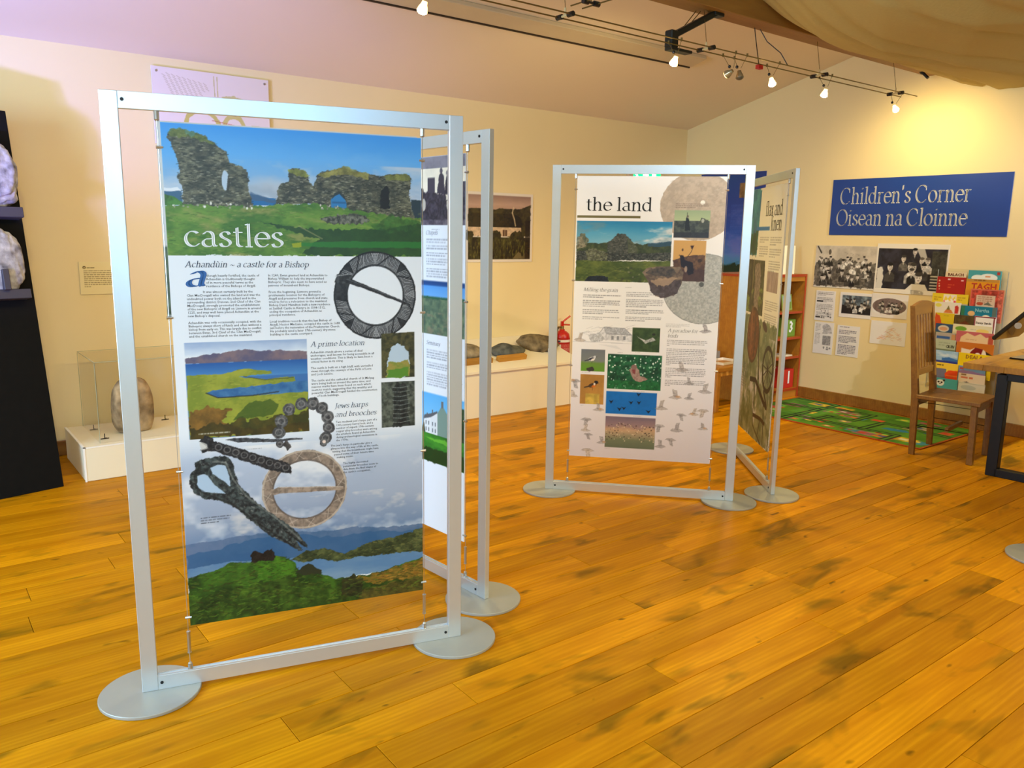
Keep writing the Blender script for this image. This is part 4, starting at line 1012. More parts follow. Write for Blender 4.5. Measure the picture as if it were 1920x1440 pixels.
# ---------------------------------------------------------------- place the four stands in view
def put_panel(t, art, p0, ztop):
    s_ = art.sheet('printed_image', pr, None); s_.parent = t; s_.location = (p0, -.0052, ztop); return s_
def letter_at(o, p0, ztop): o.location = (p0, 0, ztop); return o
D1, D2 = .0058, .0062
def ang(A, B): return math.atan2(B[1] - A[1], B[0] - A[0])
navy = inkm('navy', (24, 40, 74)); white_ink = inkm('white', (236, 240, 242)); blue_ink = inkm('blue', (36, 92, 160)); grey_ink = inkm('grey', (52, 54, 62)); black_ink = inkm('black', (30, 28, 24)); taupe = inkm('taupe', (126, 118, 112)); slate = inkm('slate', (62, 78, 104))

A, B = (.544, 2.735), (1.636, 2.435)
t = make_stand('aluminium display stand holding the tall blue-skied castles panel', A, ang(A, B), .1625, .9865, 1.883, .226)
put_panel(t, a1, .1625, 1.883)
S1 = lambda o: letter_at(o, .1625, 1.883)
S1(serif_text([('castles', 48, 375, 308, 49)], 'title_lettering', white_ink, t, D2, .17))
S1(serif_text([('Achand\u00f9in ~ a castle for a Bishop', 47, 440, 386, 13.5)], 'heading_lettering', navy, t, D2, .15, .22))
S1(serif_text([('a', 44, 501, 62, 49)], 'initial_lettering', blue_ink, t, D2, .26, .22))
S1(serif_text([('A prime location', 430, 709, 186, 12.5)], 'heading_lettering', slate, t, D2, .15, .22))
S1(serif_text([('Jews harps', 506, 929, 118, 12.5), ('and brooches', 508, 960, 146, 12.5)], 'heading_lettering', slate, t, D2, .15, .22))
c1 = ["lthough heavily fortified, the castle of", "Achand\u00f9in is traditionally thought", "of in more peaceful terms as the", "residence of the Bishops of Argyll."]
c2 = ["                It was almost certainly built by the", "Clan MacDougall who owned the land and was the", "undoubted power both on the island and in the", "surrounding district. Duncan, 2nd Chief of the Clan", "MacDougall, strongly promoted the establishment", "of the new Bishopric of Argyll on Lismore in around", "1225, and may well have placed Achand\u00f9in at the", "new Bishop's disposal.", "", "Achand\u00f9in was only occasionally occupied, with the", "Bishopric always short of funds and often without a", "bishop from early on. This was largely due to conflict", "between Ewan, 3rd Chief of the Clan MacDougall,", "and the established church on the mainland."]
c3 = ["In 1240, Ewan granted land at Achand\u00f9in to", "Bishop William to help the impoverished", "Bishopric. They also seem to have acted as", "patrons of incumbent Bishops.", "", "From the beginning, Lismore proved a", "problematic location for the Bishopric of", "Argyll and pressures from church and state", "tried to force a relocation to the mainland.", "Bishop David Hamilton built a new residence", "at Saddell Castle in Kintyre in 1508-1512,", "ending the occupation of Achand\u00f9in as", "principal residence.", "", "Local tradition records that the last Bishop of", "Argyll, Hector MacLaine, occupied the castle in 1688", "just before the restoration of the Presbyterian Church.", "He probably used a later 17th-century dry-stone", "building in the castle courtyard."]
c4 = ["Achand\u00f9in stands above a series of ideal", "anchorages, well known for being accessible in all", "weather conditions. This is likely to have been a", "critical factor in its siting.", "", "The castle is built on a high bluff, with unrivalled", "views through the seaways of the Firth of Lorn", "and Loch Linnhe.", "", "The castle and the cathedral church of St Moluag", "were being built at around the same time, and", "masons marks have been found on each which", "seem to match, suggesting that the wealthy and", "powerful Clan MacDougall funded the construction", "      of both buildings."]
c5 = ["Two medieval jew's harps, part of a", "13th-century barrel lock, and a", "number of superb 17th-century", "copper alloy brooches were among", "the artefacts found at Achand\u00f9in", "during archaeological excavations in", "the 1970s."]
c6 = ["The jew's harps in particular give a", "glimpse into the way of life at the castle,", "  hinting that the incumbents might have", "    passed some of their leisure time", "       making music."]
c7 = ["The highly decorated", "penannular brooches seem to", "date from the final stages of", "the castle's occupation."]
S1(sans_text([('\n'.join(c1), 108, 470, 11, 11.2, 165), ('\n'.join(c2), 48, 522, 11, 11, 225), ('\n'.join(c3), 300, 470, 11, 10.9, 232), ('\n'.join(c4), 430, 732, 11, 10.9, 230),
              ('\n'.join(c5), 510, 982, 10.5, 11, 146), ('\n'.join(c6), 490, 1066, 10.5, 11, 172), ('\n'.join(c7), 532, 1134, 10.5, 11, 132)], 'body_text', grey_ink, t, D1, .004))
# second, shorter panel clipped to the back of the same cables
green_print = Art(828, 600, 8, (222, 218, 214)); green_print.rect(0, 380, 828, 600, (110, 122, 96), col2=(70, 84, 64), tsc=40)
MB().box(.150, .978, .016, .019, 1.285, 1.889, bev=.0006).build('back_panel', panel_m, t)
s_ = green_print.sheet('printed_image', pr, t, (.150, .0155, 1.888))

A, B = (1.81, 3.76), (1.91, 2.63)
t = make_stand('aluminium display stand seen edge-on behind the castles panel', A, ang(A, B), .1535, .9835, 1.883, .226)
put_panel(t, a2, .1535, 1.883)
for hd in (('Chapels', 560, 326, 84, 13), ('Seminary', 560, 806, 100, 13)): letter_at(serif_text([hd], 'heading_lettering', inkm('pale_grey', (150, 154, 170)), t, D2, .13, .22), .1535, 1.883)
A, B = (3.116, 3.679), (3.892, 2.842)
t = make_stand('aluminium display stand holding the white panel about the land', A, ang(A, B), .144, .988, 1.903, .232)
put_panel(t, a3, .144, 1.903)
letter_at(serif_text([('the land', 54, 195, 384, 51)], 'title_lettering', black_ink, t, D2, .17), .144, 1.903)
for hd in ([('Milling the grain', 56, 661, 202, 14)], [('A paradise for', 558, 887, 172, 14), ('birds', 558, 918, 60, 14)]): letter_at(serif_text(hd, 'heading_lettering', taupe, t, D2, .14, .22), .144, 1.903)
A, B = (4.912, 3.648), (4.186, 2.772)
t = make_stand('aluminium display stand turned sideways with the flax and linen panel', A, ang(A, B), .1535, .9835, 1.893, .245)
put_panel(t, a4, .1535, 1.893)
letter_at(serif_text([('flax and', 390, 184, 374, 62), ('linen', 528, 276, 236, 62)], 'title_lettering', black_ink, t, D2, .17), .1535, 1.893)
# a fifth stand, of which only the rim of one base plate is in view
a5 = Art(830, 1657, 20, (226, 228, 232)); a5.rect(0, 0, 830, 500, (120, 150, 180), col2=(90, 120, 90), tsc=120)
A = (4.478, 1.392); q = math.radians(-62)
t = make_stand('aluminium display stand cut off by the right edge, only its round foot showing', (A[0] - .025 * math.cos(q), A[1] - .025 * math.sin(q)), q, .1535, .9835, 1.883, .226)
put_panel(t, a5, .1535, 1.883)
# ---------------------------------------------------------------- back wall side
def rock(name, size, seed, m, parent=None, loc=(0, 0, 0), rot=(0, 0, 0), sub=4, rough=.12, flat=0.0, shape=None):
    b = MB(); bmesh.ops.create_icosphere(b.bm, subdivisions=sub, radius=1.0)
    rr = np.random.RandomState(seed); K = rr.randn(14, 3) * 2.2; ph = rr.rand(14) * 6.28
    K2 = rr.randn(14, 3) * 7.0; K3 = rr.randn(14, 3) * 17.0
    for v in b.bm.verts:
        c = np.array(v.co)
        n = float(np.sin(K @ c + ph).mean()) * rough * 2.6 + float(np.sin(K2 @ c + ph).mean()) * rough * 1.1 + float(np.sin(K3 @ c + ph).mean()) * rough * .5
        p_ = c * (1 + n)
        if shape: p_ = np.array(shape(*p_))
        v.co = Vector((p_[0] * size[0] / 2, p_[1] * size[1] / 2, max(p_[2], -1 + flat) * size[2] / 2))
    zm = min(v.co.z for v in b.bm.verts)
    if parent is None:
        for v in b.bm.verts: v.co.z -= zm
    o = b.build(name, m, parent, True, loc); o.rotation_euler = rot
    return o
def stone_mat(name, c1, c2, scale=9, bump=.5):
    return mat(name, c1, .9, var=0, scale=scale, bump=bump, col2=c2, detail=9)

# plinth with a glass case over a carved stone
pl_m = mat('cream_plinth_paint', rgb(236, 226, 200), .7, var=.03, scale=6)
t = thing('display_plinth', 'low cream boxed plinth by the wall under a glass case', 'plinth', (.845, 5.43, 0))
MB().box(0, .92, 0, .66, 0, .217, bev=.004).build('box', pl_m, t)
tape = mat('plinth_edge_trim', rgb(246, 244, 240), .5)
MB().box(-.002, .922, -.002, .012, .213, .2195).box(-.002, .012, -.002, .66, .213, .2195).box(-.0025, .008, -.0025, .008, 0, .217).build('edge_trim', tape, t)
G = glass_mat('case_glass', (.992, .993, .988), .04)
t = thing('glass_case', 'clear glass case standing on the cream plinth', 'display case', (.952, 5.493, .2205))
gx, gy, gh, th = .70, .56, .512, .006
edge_m = mat('glass_edge', rgb(170, 176, 150), .25, var=.02)
for nm, a in (('glass_pane', (0, gx, 0, th, 0, gh)), ('glass_pane', (0, gx, gy - th, gy, 0, gh)), ('glass_pane', (0, th, th, gy - th, 0, gh)), ('glass_pane', (gx - th, gx, th, gy - th, 0, gh)), ('glass_pane', (0, gx, 0, gy, gh, gh + th))):
    MB().box(*a).build(nm, G, t)
b = MB()
for x in (-.001, gx - .002):
    for y in (-.001, gy - .002): b.box(x, x + .003, y, y + .003, 0, gh)
for y in (-.001, gy - .002): b.box(0, gx, y, y + .003, gh + th - .002, gh + th + .001)
for x in (-.001, gx - .002): b.box(x, x + .003, 0, gy, gh + th - .002, gh + th + .001)
b.build('case_edges', edge_m, t)
brown_st = stone_mat('brown_carved_stone', rgb(88, 70, 48), rgb(206, 178, 140), 11, .9)
tag(rock('carved_stone', (.262, .16, .385), 3, brown_st, None, (1.208, 5.74, .2205), (0, 0, .15), sub=5, rough=.05, flat=.12,
    shape=lambda x, y, z: (math.copysign(abs(x) ** .58, x) * (1.0 - .12 * max(z, 0)), math.copysign(abs(y) ** .7, y), math.copysign(abs(z) ** .66, z))), 'brown rounded carved stone standing inside the glass case', 'stone')
dk = mat('black_wire', rgb(30, 28, 26), .5, metal=.4)
for i, (x, y) in enumerate(((.99, 5.90), (1.0, 5.60), (1.462, 5.95))):
    o = MB().tube((0, 0, 0), (0, 0, .035), .003, n=6).tube((-.025, 0, .002), (.025, 0, .002), .003, n=6).tube((0, 0, .002), (.012, .02, .002), .003, n=6).build('wire_clip', dk, None, loc=(x, y, .2205))
    tag(o, ['small black wire clip at the left rear inside the glass case', 'small black wire clip at the left front inside the glass case', 'small black wire clip behind the stone at its right in the case'][i], 'clip', 'wire clips in the glass case')

# leaning black board with purple-lit stones on ledges
black_m = mat('black_board', rgb(9, 8, 7), .85, var=.6, scale=20, spec=.2)
lean = math.radians(10.06)
t = thing('stone_display_board', 'tall black leaning board holding purple-lit carved stones at left', 'display board', (.72, 5.412, 0), math.radians(11.6))
Rl = Matrix.Rotation(-lean, 4, 'X')
bo = MB().box(-1.25, 0, 0, .045, 0, 2.273, bev=.003).build('board', black_m, t); bo.matrix_local = Rl
pst = stone_mat('pale_carved_stone', rgb(206, 204, 206), rgb(84, 80, 84), 16, 1.0)
ledge_m = mat('dark_ledge', rgb(52, 50, 62), .6)
def on_board(o): o.matrix_local = Rl @ o.matrix_local
for z0, z1, x1 in ((1.625, 1.685, -.02), (1.150, 1.205, -.045)):
    o = MB().box(-1.1, x1, -.10, -.001, z0, z1, bev=.003).build('ledge', ledge_m, t); o.matrix_local = Rl
o = MB().box(-.19, -.155, -.13, -.02, 1.20, 1.32, bev=.003).build('support_block', ledge_m, t); o.matrix_local = Rl
Rb = Matrix.Translation((.72, 5.412, 0)) @ Matrix.Rotation(math.radians(11.6), 4, 'Z') @ Rl
for k, (x, z, w, h, sd, lb) in enumerate(((-.24, 1.686, .46, .40, 11, 'white pointed carved stone on the upper ledge of the black board'), (-.27, 1.206, .42, .40, 21, 'white carved stone on the lower ledge of the black board'))):
    o = rock('carved_stone', (w, .10, h), sd, pst, None, rough=.17, sub=5, shape=lambda x, y, z: (math.copysign(abs(x) ** .55, x) * (1 - .16 * max(z, 0)), math.copysign(abs(y) ** .6, y), math.copysign(abs(z) ** .6, z)))
    for v in o.data.vertices: v.co.y -= .055
    o.matrix_world = Rb @ Matrix.Translation((x, 0, z))
    tag(o, lb, 'stone')

# sloping white display bench along the wall, with stones on wooden blocks
bench_m = mat('white_bench_paint', rgb(240, 232, 210), .6, var=.02, scale=4)
t = thing('display_bench', 'long low white display bench with sloping top along the wall', 'bench', (2.6, 5.53, 0))
bx = 5.09 - 2.6
b = MB(); V = [b.bm.verts.new(q) for q in ((0, .02, 0), (bx, .02, 0), (bx, .668, 0), (0, .668, 0), (0, .02, .383), (bx, .02, .383), (bx, .668, .560), (0, .668, .560))]
for f in ((3, 2, 1, 0), (4, 5, 6, 7), (0, 1, 5, 4), (1, 2, 6, 5), (2, 3, 7, 6), (3, 0, 4, 7)): b.bm.faces.new([V[i] for i in f])
b.build('body', bench_m, t)
b = MB(); V = [b.bm.verts.new(q) for q in ((-.01, 0, .388), (bx + .01, 0, .388), (bx + .01, .668, .566), (-.01, .668, .566), (-.01, 0, .408), (bx + .01, 0, .408), (bx + .01, .668, .588), (-.01, .668, .588))]
for f in ((3, 2, 1, 0), (4, 5, 6, 7), (0, 1, 5, 4), (1, 2, 6, 5), (2, 3, 7, 6), (3, 0, 4, 7)): b.bm.faces.new([V[i] for i in f])
b.build('sloping_top', bench_m, t)
TS = math.atan(.27)
def bench_z(y): return .408 + (y - 5.53) * .2695
blk_m = wood_mat('pine_block', (0.55, 0.27, 0.04, 1), (0.42, 0.19, 0.02, 1), (.2, .1, .02, 1), .5, sx=2, knots=False)
grey_st = stone_mat('grey_carved_stone', rgb(92, 84, 68), rgb(176, 162, 136), 12); dark_st = stone_mat('dark_slate_stone', rgb(48, 52, 52), rgb(116, 118, 110), 12); rough_st = stone_mat('rough_brown_stone', rgb(62, 52, 38), rgb(150, 132, 98), 14)
for i, (x0, x1, y) in enumerate(((3.80, 4.16, 5.66), (4.225, 4.545, 5.665))):
    o = MB().box(0, x1 - x0, 0, .05, 0, .045, bev=.002).build('wooden_block', blk_m, None, loc=(x0, y, bench_z(y))); o.rotation_euler = (TS, 0, .03)
    tag(o, ['pine block propping the flat grey stone on the bench', 'pine block propping the dark bird-shaped stone on the bench'][i], 'block')
def bench_stone(size, sd, m, x, y, lb, shape=None, rough=.06, rz=0):
    o = rock('carved_stone', size, sd, m, None, (x, y, bench_z(y) + .002 - size[1] * .05), (TS, 0, rz), rough=rough, flat=.25, shape=shape); tag(o, lb, 'stone'); return o
bench_stone((.46, .24, .13), 31, grey_st, 3.93, 5.86, 'flat grey pitted stone on the bench behind the display stands', lambda x, y, z: (math.copysign(abs(x) ** .7, x), y, z))
bench_stone((.39, .20, .115), 44, dark_st, 4.43, 5.82, 'dark smooth stone with a hump resting on a pine block', lambda x, y, z: (x, y, z * (.72 + .45 * math.exp(-((x + .15) / .35) ** 2)) if z > 0 else z), .05)
bench_stone((.42, .27, .135), 57, rough_st, 4.86, 5.90, 'large rough brown stone near the right end of the bench', lambda x, y, z: (x, y, z * (1 - .25 * x)), .13, -.25)
tag(MB().box(0, .03, 0, .006, 0, .05).build('stone_tag', mat('white_card', rgb(240, 236, 226), .6), None, loc=(4.86, 5.74, bench_z(5.74))), 'tiny white upright card in front of the rough brown stone', 'card')

# fire extinguisher on the wall past the bench
red = mat('red_enamel', rgb(190, 24, 16), .3, var=.05, coat=.4); blackp = mat('black_plastic', rgb(22, 22, 22), .4)
t = thing('fire_extinguisher', 'red fire extinguisher on the wall beyond the bench', 'fire extinguisher', (5.33, 6.09, .0))
MB().box(-.03, .03, .083, .108, .20, .30).tube((0, .08, .25), (0, .09, .25), .02).build('wall_bracket', blackp, t)
MB().lathe([(0, .20), (.07, .20), (.082, .212), (.082, .555), (.075, .59), (.05, .612), (.028, .622), (.028, .635), (0, .635)], 24).build('cylinder', red, t, True)
MB().tube((0, 0, .635), (0, 0, .668), .019).tube((-.03, 0, .655), (-.055, 0, .655), .012).build('valve', mat('brass', rgb(170, 140, 80), .3, metal=.9), t)
MB().box(-.012, .012, -.012, .012, .665, .715).tube((-.01, 0, .70), (.09, -.015, .765), .009, n=8).build('lever', red, t)
MB().tube((-.01, 0, .682), (.09, -.012, .675), .008, n=8).build('handle', red, t)
MB().path([(-.05, 0, .655), (-.085, -.02, .62), (-.095, -.03, .52), (-.092, -.03, .36)], .008).tube((-.092, -.03, .36), (-.092, -.03, .28), .010, .016).build('hose', blackp, t)
lb = Art(170, 230, 6, (176, 24, 18)); lb.rect(10, 14, 160, 40, (238, 236, 230)); lb.greek(12, 60, 158, 12, 13, (240, 220, 210), a=.8, seed=2); lb.rect(10, 60, 40, 110, (236, 236, 232)); lb.rect(10, 20, 34, 36, (30, 40, 90))
lo = lb.sheet('instruction_label', pr, t)
for v in lo.data.vertices:                       # wrap the label around the front of the cylinder
    a = -PI / 2 + (v.co.x - .085) / .083 - .25; z = v.co.z
    v.co = Vector((.0835 * math.cos(a), .0835 * math.sin(a), .55 + z))
# green running-man exit sign
sign_w = mat('exit_sign_box', rgb(214, 190, 160), .5)
t = thing('exit_sign', 'small lit green exit sign on the wall above the land panel', 'exit sign', (6.26, 6.198, 2.165))
MB().box(0, .055, -.05, 0, .0, .10, bev=.003).box(.055, .48, -.05, 0, .0, .10, bev=.003).build('housing', sign_w, t)
MB().box(.058, .476, -.053, -.0502, .006, .094).build('lit_face', mat('exit_green', rgb(0, 150, 70), .4, emit=rgb(0, 235, 100), estr=2.2), t)
wl = mat('exit_white', rgb(240, 255, 240), .4, emit=rgb(235, 255, 235), estr=2.0)
b = MB()
b.tube((.115, -.0545, .074), (.115, -.0532, .074), .010, n=10).prism([(.098, .062), (.122, .064), (.118, .040), (.136, .030), (.132, .022), (.108, .032), (.096, .018), (.082, .018), (.082, .026), (.094, .030), (.104, .044), (.088, .050), (.086, .042), (.080, .044)], -.0545, -.0532)
b.prism([(.20, .040), (.25, .040), (.25, .020), (.29, .050), (.25, .080), (.25, .060), (.20, .060)], -.0545, -.0532)
b.prism([(.34, .015), (.40, .015), (.40, .085), (.34, .085)], -.0545, -.0532)
b.build('pictogram', wl, t)
# framed things on the back wall
def wall_sheet(name, label, cat, art, loc, thick=.004, m=None, rot=(0, 0, 0), group=None, depth=0, pm=None):
    """thin board with a print on its front; loc = top-left corner seen from the room"""
    t = thing(name, label, cat, loc, 0, group); t.rotation_euler = rot
    MB().box(0, art.w / 1000, -thick, 0, -art.h / 1000, 0, bev=min(.0008, thick * .3)).build('board', m or panel_m, t)
    art.sheet('printed_image', pm or pr, t, (0, -thick - .0006, 0)); return t
gp = print_mat('glossy_print', .25, .2)
aP = Art(780, 640, 5, (232, 222, 210)); X0, X1 = 22, 752
aP.vgrad(X0, 26, X1, 190, [(0, (150, 120, 108)), (.5, (190, 156, 138)), (1, (176, 140, 120))], wob=.2)
aP.poly([(X0, 150), (160, 150), (200, 160), (300, 162), (380, 140), (470, 145), (640, 140), (752, 100), (752, 400), (X0, 400)], (70, 60, 26), 1, jit=6, col2=(44, 36, 16), tsc=40)
aP.poly([(X0, 190), (560, 190), (590, 320), (X0, 320)], (44, 34, 14), 1, tex=.15, tsc=30); aP.poly([(500, 320), (560, 190), (640, 230), (660, 330)], (34, 26, 12), 1, jit=10)
aP.rect(X0, 318, 640, 400, (206, 178, 146), tex=.08); 
for x in (160, 420): aP.rect(x, 340, x + 50, 400, (90, 60, 40)); aP.rect(x + 22, 340, x + 27, 400, (196, 170, 140))
for x in (30, 290, 350, 560, 620): aP.ell(x, 400, 50, 50, (64, 56, 24), jit=14, col2=(34, 30, 14), tsc=20)
aP.line([(545, 130), (530, 180), (556, 240), (570, 300)], 14, (206, 184, 150), .8)
aP.rect(X0, 410, X1, 614, (70, 66, 26), col2=(34, 26, 12), tsc=26, ty=2); aP.clouds(X0, 430, X1, 610, (124, 116, 50), .56, 4, .7, 20, 4, .6, 2)
aP.poly([(540, 610), (610, 545), (640, 560), (660, 610)], (116, 102, 66), .9); aP.poly([(640, 610), (700, 540), (740, 580), (752, 612)], (100, 86, 56), .9)
aP.rect(690, 250, 752, 614, (30, 18, 10), .7, tex=.2)
wall_sheet('cottage_photograph', 'dark colour photograph of a thatched cottage on the back wall', 'photograph', aP, (4.222, 6.197, 1.948), pm=gp)
aI = Art(830, 520, 4, (228, 216, 212))
aI.specks(30, 26, 32, 28, 1, 6, [(110, 90, 80)]); aI.ell(32, 30, 7, 7, (120, 100, 84)); aI.ell(800, 28, 7, 7, (120, 100, 84))
for k in range(13):
    for j in range(9):
        x = 60 + j * 36 + k * 8; y = 30 + k * 17 + j * 6
        if x + y < 480 and x > 60: aI.line([(x, y), (x + 24, y + 14)], 4, (172, 158, 134), .75)
aI.line([(425, 22), (428, 160)], 5, (184, 172, 104)); aI.line([(448, 24), (450, 160)], 5, (184, 172, 104))
aI.poly([(470, 160), (560, 140), (640, 160), (680, 210), (640, 220), (480, 170)], (190, 184, 120), .8, jit=6); aI.ell(330, 360, 130, 100, (190, 178, 96), .9, inner=.75, jit=4); aI.ell(560, 380, 90, 110, (190, 178, 96), .8, inner=.7, jit=4); aI.line([(400, 330), (560, 350)], 5, (170, 96, 80), .8); aI.rect(690, 340, 750, 420, (196, 188, 130), .8)
o = wall_sheet('wall_panel', 'pale printed information panel screwed high on the back wall', 'panel', aI, (1.572, 6.185, 2.675), .008)
for x in (.032, .80): MB().tube((x, -.0085, -.03), (x, -.012, -.03), .008, n=10).build('screw_cap', steel, o)
aC = Art(265, 222, 2.5, (238, 222, 168)); aC.ell(32, 38, 10, 10, (92, 74, 30)); aC.ell(32, 40, 5, 4, (226, 206, 150)); aC.greek(48, 38, 140, 1, 12, (92, 78, 44), a=.85); aC.greek(26, 58, 240, 9, 13.5, (120, 104, 64), a=.7, seed=3, short=.25)
wall_sheet('label_card', 'small cream text card on the wall above the glass case', 'label', aC, (1.028, 6.195, 1.333), .004)
# ---------------------------------------------------------------- children's corner on the right wall
RW = -PI / 2                                      # things on the right wall face -x
def on_right(y, z, d=.001): return (XW - d, y, z)
sign_blue = mat('sign_blue', rgb(16, 62, 150), .4, var=.06, scale=3)
t = thing('corner_sign', "wide blue sign reading Children's Corner on the right wall", 'sign', on_right(4.375, 2.124), RW)
MB().box(0, 1.57, -.004, 0, -.513, 0, bev=.001).build('board', sign_blue, t)
serif_text([("Children's Corner", 85, 226, 1178, 101), ('Oisean na Cloinne', 62, 424, 1190, 101)], 'lettering', white_ink, t, .0048, .16)
rm = (0, 0, RW)
aA = Art(618, 398, 4, (232, 228, 220)); aA.rect(0, 0, 618, 386, (196, 188, 176), tex=.06, tsc=60); aA.line([(20, 10), (60, 70)], 14, (50, 46, 42)); aA.ell(150, 60, 14, 26, (90, 84, 76)); aA.poly([(0, 160), (140, 120), (300, 130), (618, 150), (618, 386), (0, 386)], (92, 88, 82), .9, jit=16, tex=.3, tsc=20)
aA.crowd(30, 110, 590, 150, 15, 17, 3); aA.crowd(20, 180, 600, 220, 14, 20, 4); aA.crowd(20, 250, 600, 310, 13, 22, 5); aA.rect(560, 240, 618, 386, (60, 58, 56), .6)
for k in range(4): aA.line([(300 + k * 60, 60 + k * 8), (330 + k * 60, 70 + k * 6), (318 + k * 60, 90)], 3, (120, 112, 104), .6)
wall_sheet('crowd_photograph', 'black and white photograph of a large crowd below the blue sign', 'photograph', aA, on_right(4.495, 1.511), .003, rot=rm)
aB = Art(640, 440, 4, (236, 232, 224)); aB.rect(14, 42, 628, 402, (40, 40, 52), tex=.3, tsc=60); aB.rect(500, 60, 628, 300, (66, 66, 50), .7, tex=.3, tsc=20); aB.poly([(360, 42), (430, 42), (470, 150), (420, 150)], (200, 198, 190), .9)
aB.crowd(330, 66, 350, 76, 1, 26, 1, coats=((40, 40, 46),)); aB.crowd(230, 130, 480, 150, 3, 28, 2); aB.crowd(110, 200, 500, 215, 4, 34, 3); aB.crowd(330, 240, 340, 250, 1, 34, 9)
aB.poly([(14, 402), (20, 220), (60, 210), (80, 300), (70, 402)], (226, 224, 218), .95, jit=6); aB.crowd(395, 290, 400, 300, 1, 40, 5, coats=((226, 222, 214),)); aB.poly([(290, 402), (340, 350), (460, 350), (490, 402)], (226, 222, 214), 1)
for k in range(5): aB.rect(500, 270 + k * 26, 590, 282 + k * 26, (206, 204, 198), .9)
wall_sheet('children_photograph', 'black and white photograph of smiling schoolchildren beside the book rack', 'photograph', aB, on_right(3.876, 1.540), .003, rot=rm)
def doc(w, h, seed):
    a = Art(w, h, 3.5, (236, 234, 236)); return a
d1 = doc(205, 290, 1); d1.greek(14, 14, 190, 20, 13, (84, 84, 92), seed=1, breaks=(3, 8, 14), a=.7); d1.rect(12, 96, 80, 108, (40, 40, 44)); d1.specks(20, 180, 180, 270, 20, 6, [(120, 120, 128), (40, 40, 44)], 2, .7); d1.rect(10, 250, 60, 262, (50, 50, 54))
wall_sheet('document', 'printed sheet with pictures at the top left of the pinned papers', 'paper', d1, on_right(4.455, 1.078), .0015, rot=rm)
d2_ = doc(205, 308, 2); d2_.greek(12, 20, 70, 16, 13, (120, 120, 128), seed=3, breaks=(6,), a=.6); d2_.poly([(90, 30), (130, 10), (180, 40), (190, 100), (90, 110)], (150, 150, 158), .6, jit=10, tex=.3, tsc=8); d2_.rect(95, 130, 180, 220, (150, 150, 156), tex=.2, tsc=6); d2_.specks(95, 240, 180, 262, 8, 8, [(140, 140, 148)], 3)
wall_sheet('document', 'printed sheet with a grey square at the lower left of the papers', 'paper', d2_, on_right(4.444, .772), .0015, rot=rm)
d3 = doc(228, 294, 3); d3.greek(24, 10, 206, 1, 20, (96, 96, 120), a=.6); d3.greek(20, 46, 205, 17, 14, (60, 60, 84), seed=5, breaks=(3, 9), a=.8)
wall_sheet('document', 'closely typed sheet pinned alone, lowest of the wall papers', 'paper', d3, on_right(4.200, .762), .0015, rot=rm)
pC = doc(318, 236, 4); pC.rect(22, 26, 312, 200, (70, 82, 96), col2=(150, 168, 180), tsc=40); pC.rect(22, 120, 312, 200, (34, 32, 36)); pC.crowd(40, 70, 300, 90, 9, 15, 4); pC.crowd(60, 110, 300, 130, 7, 17, 6, coats=((226, 226, 228), (34, 32, 36))); pC.rect(90, 30, 116, 110, (40, 40, 50), .8)
wall_sheet('class_photograph', 'blue-tinted old class photograph on white paper', 'photograph', pC, on_right(4.200, 1.078), .0015, rot=rm)
pD = doc(338, 218, 5); pD.ell(170, 112, 158, 74, (120, 104, 104), tex=.1); pD.crowd(50, 80, 300, 100, 12, 12, 5); pD.crowd(40, 120, 300, 132, 11, 13, 6)
pD.c[:] = np.where((((pD.X - 170) / 158) ** 4 + ((pD.Y - 112) / 74) ** 4 <= 1)[..., None], pD.c, np.array((232, 228, 226)) / 255)
wall_sheet('class_photograph', 'brown rounded-corner old class photograph next to the chair', 'photograph', pD, on_right(3.884, 1.088), .0015, rot=rm)
pE = doc(332, 212, 6)
for k in range(60):
    rr = random.Random(k); x = rr.uniform(60, 270); y = 170 - 110 * math.exp(-((x - 190) / 70) ** 2) * rr.random() - 20 * rr.random(); an = rr.uniform(-.6, .6)
    pE.line([(x, y), (x + 34 * math.cos(an), y - 34 * math.sin(an))], 3, rr.choice(((214, 150, 110), (190, 170, 176), (206, 130, 120), (220, 160, 90))), .55)
wall_sheet('crayon_drawing', 'faint orange crayon drawing pinned below the brown photograph', 'drawing', pE, on_right(3.868, .838), .0015, rot=rm)
aN = Art(840, 1060, 8, (34, 60, 140)); aN.vgrad(0, 0, 840, 1060, [(0, (40, 62, 140)), (.35, (44, 66, 150)), (.6, (36, 78, 170)), (.8, (86, 120, 190)), (.88, (70, 130, 180)), (.93, (20, 60, 50)), (1, (10, 30, 24))], wob=.1); aN.clouds(0, 350, 840, 900, (110, 110, 190), .54, 3, .6, 120, 3)
aN.greek(430, 330, 690, 40, 13, (70, 100, 190), seed=4, a=.6); aN.greek(60, 330, 380, 40, 13, (70, 100, 190), seed=5, a=.6); aN.rect(520, 110, 660, 260, (134, 96, 60), tex=.2, tsc=40); aN.poly([(300, 1000), (500, 950), (700, 960), (840, 930), (840, 1060), (300, 1060)], (10, 44, 30), 1, jit=14)
wall_sheet('seascape_poster', 'deep blue poster on the right wall behind the bookcase', 'poster', aN, on_right(5.965, 2.247), .003, rot=rm)

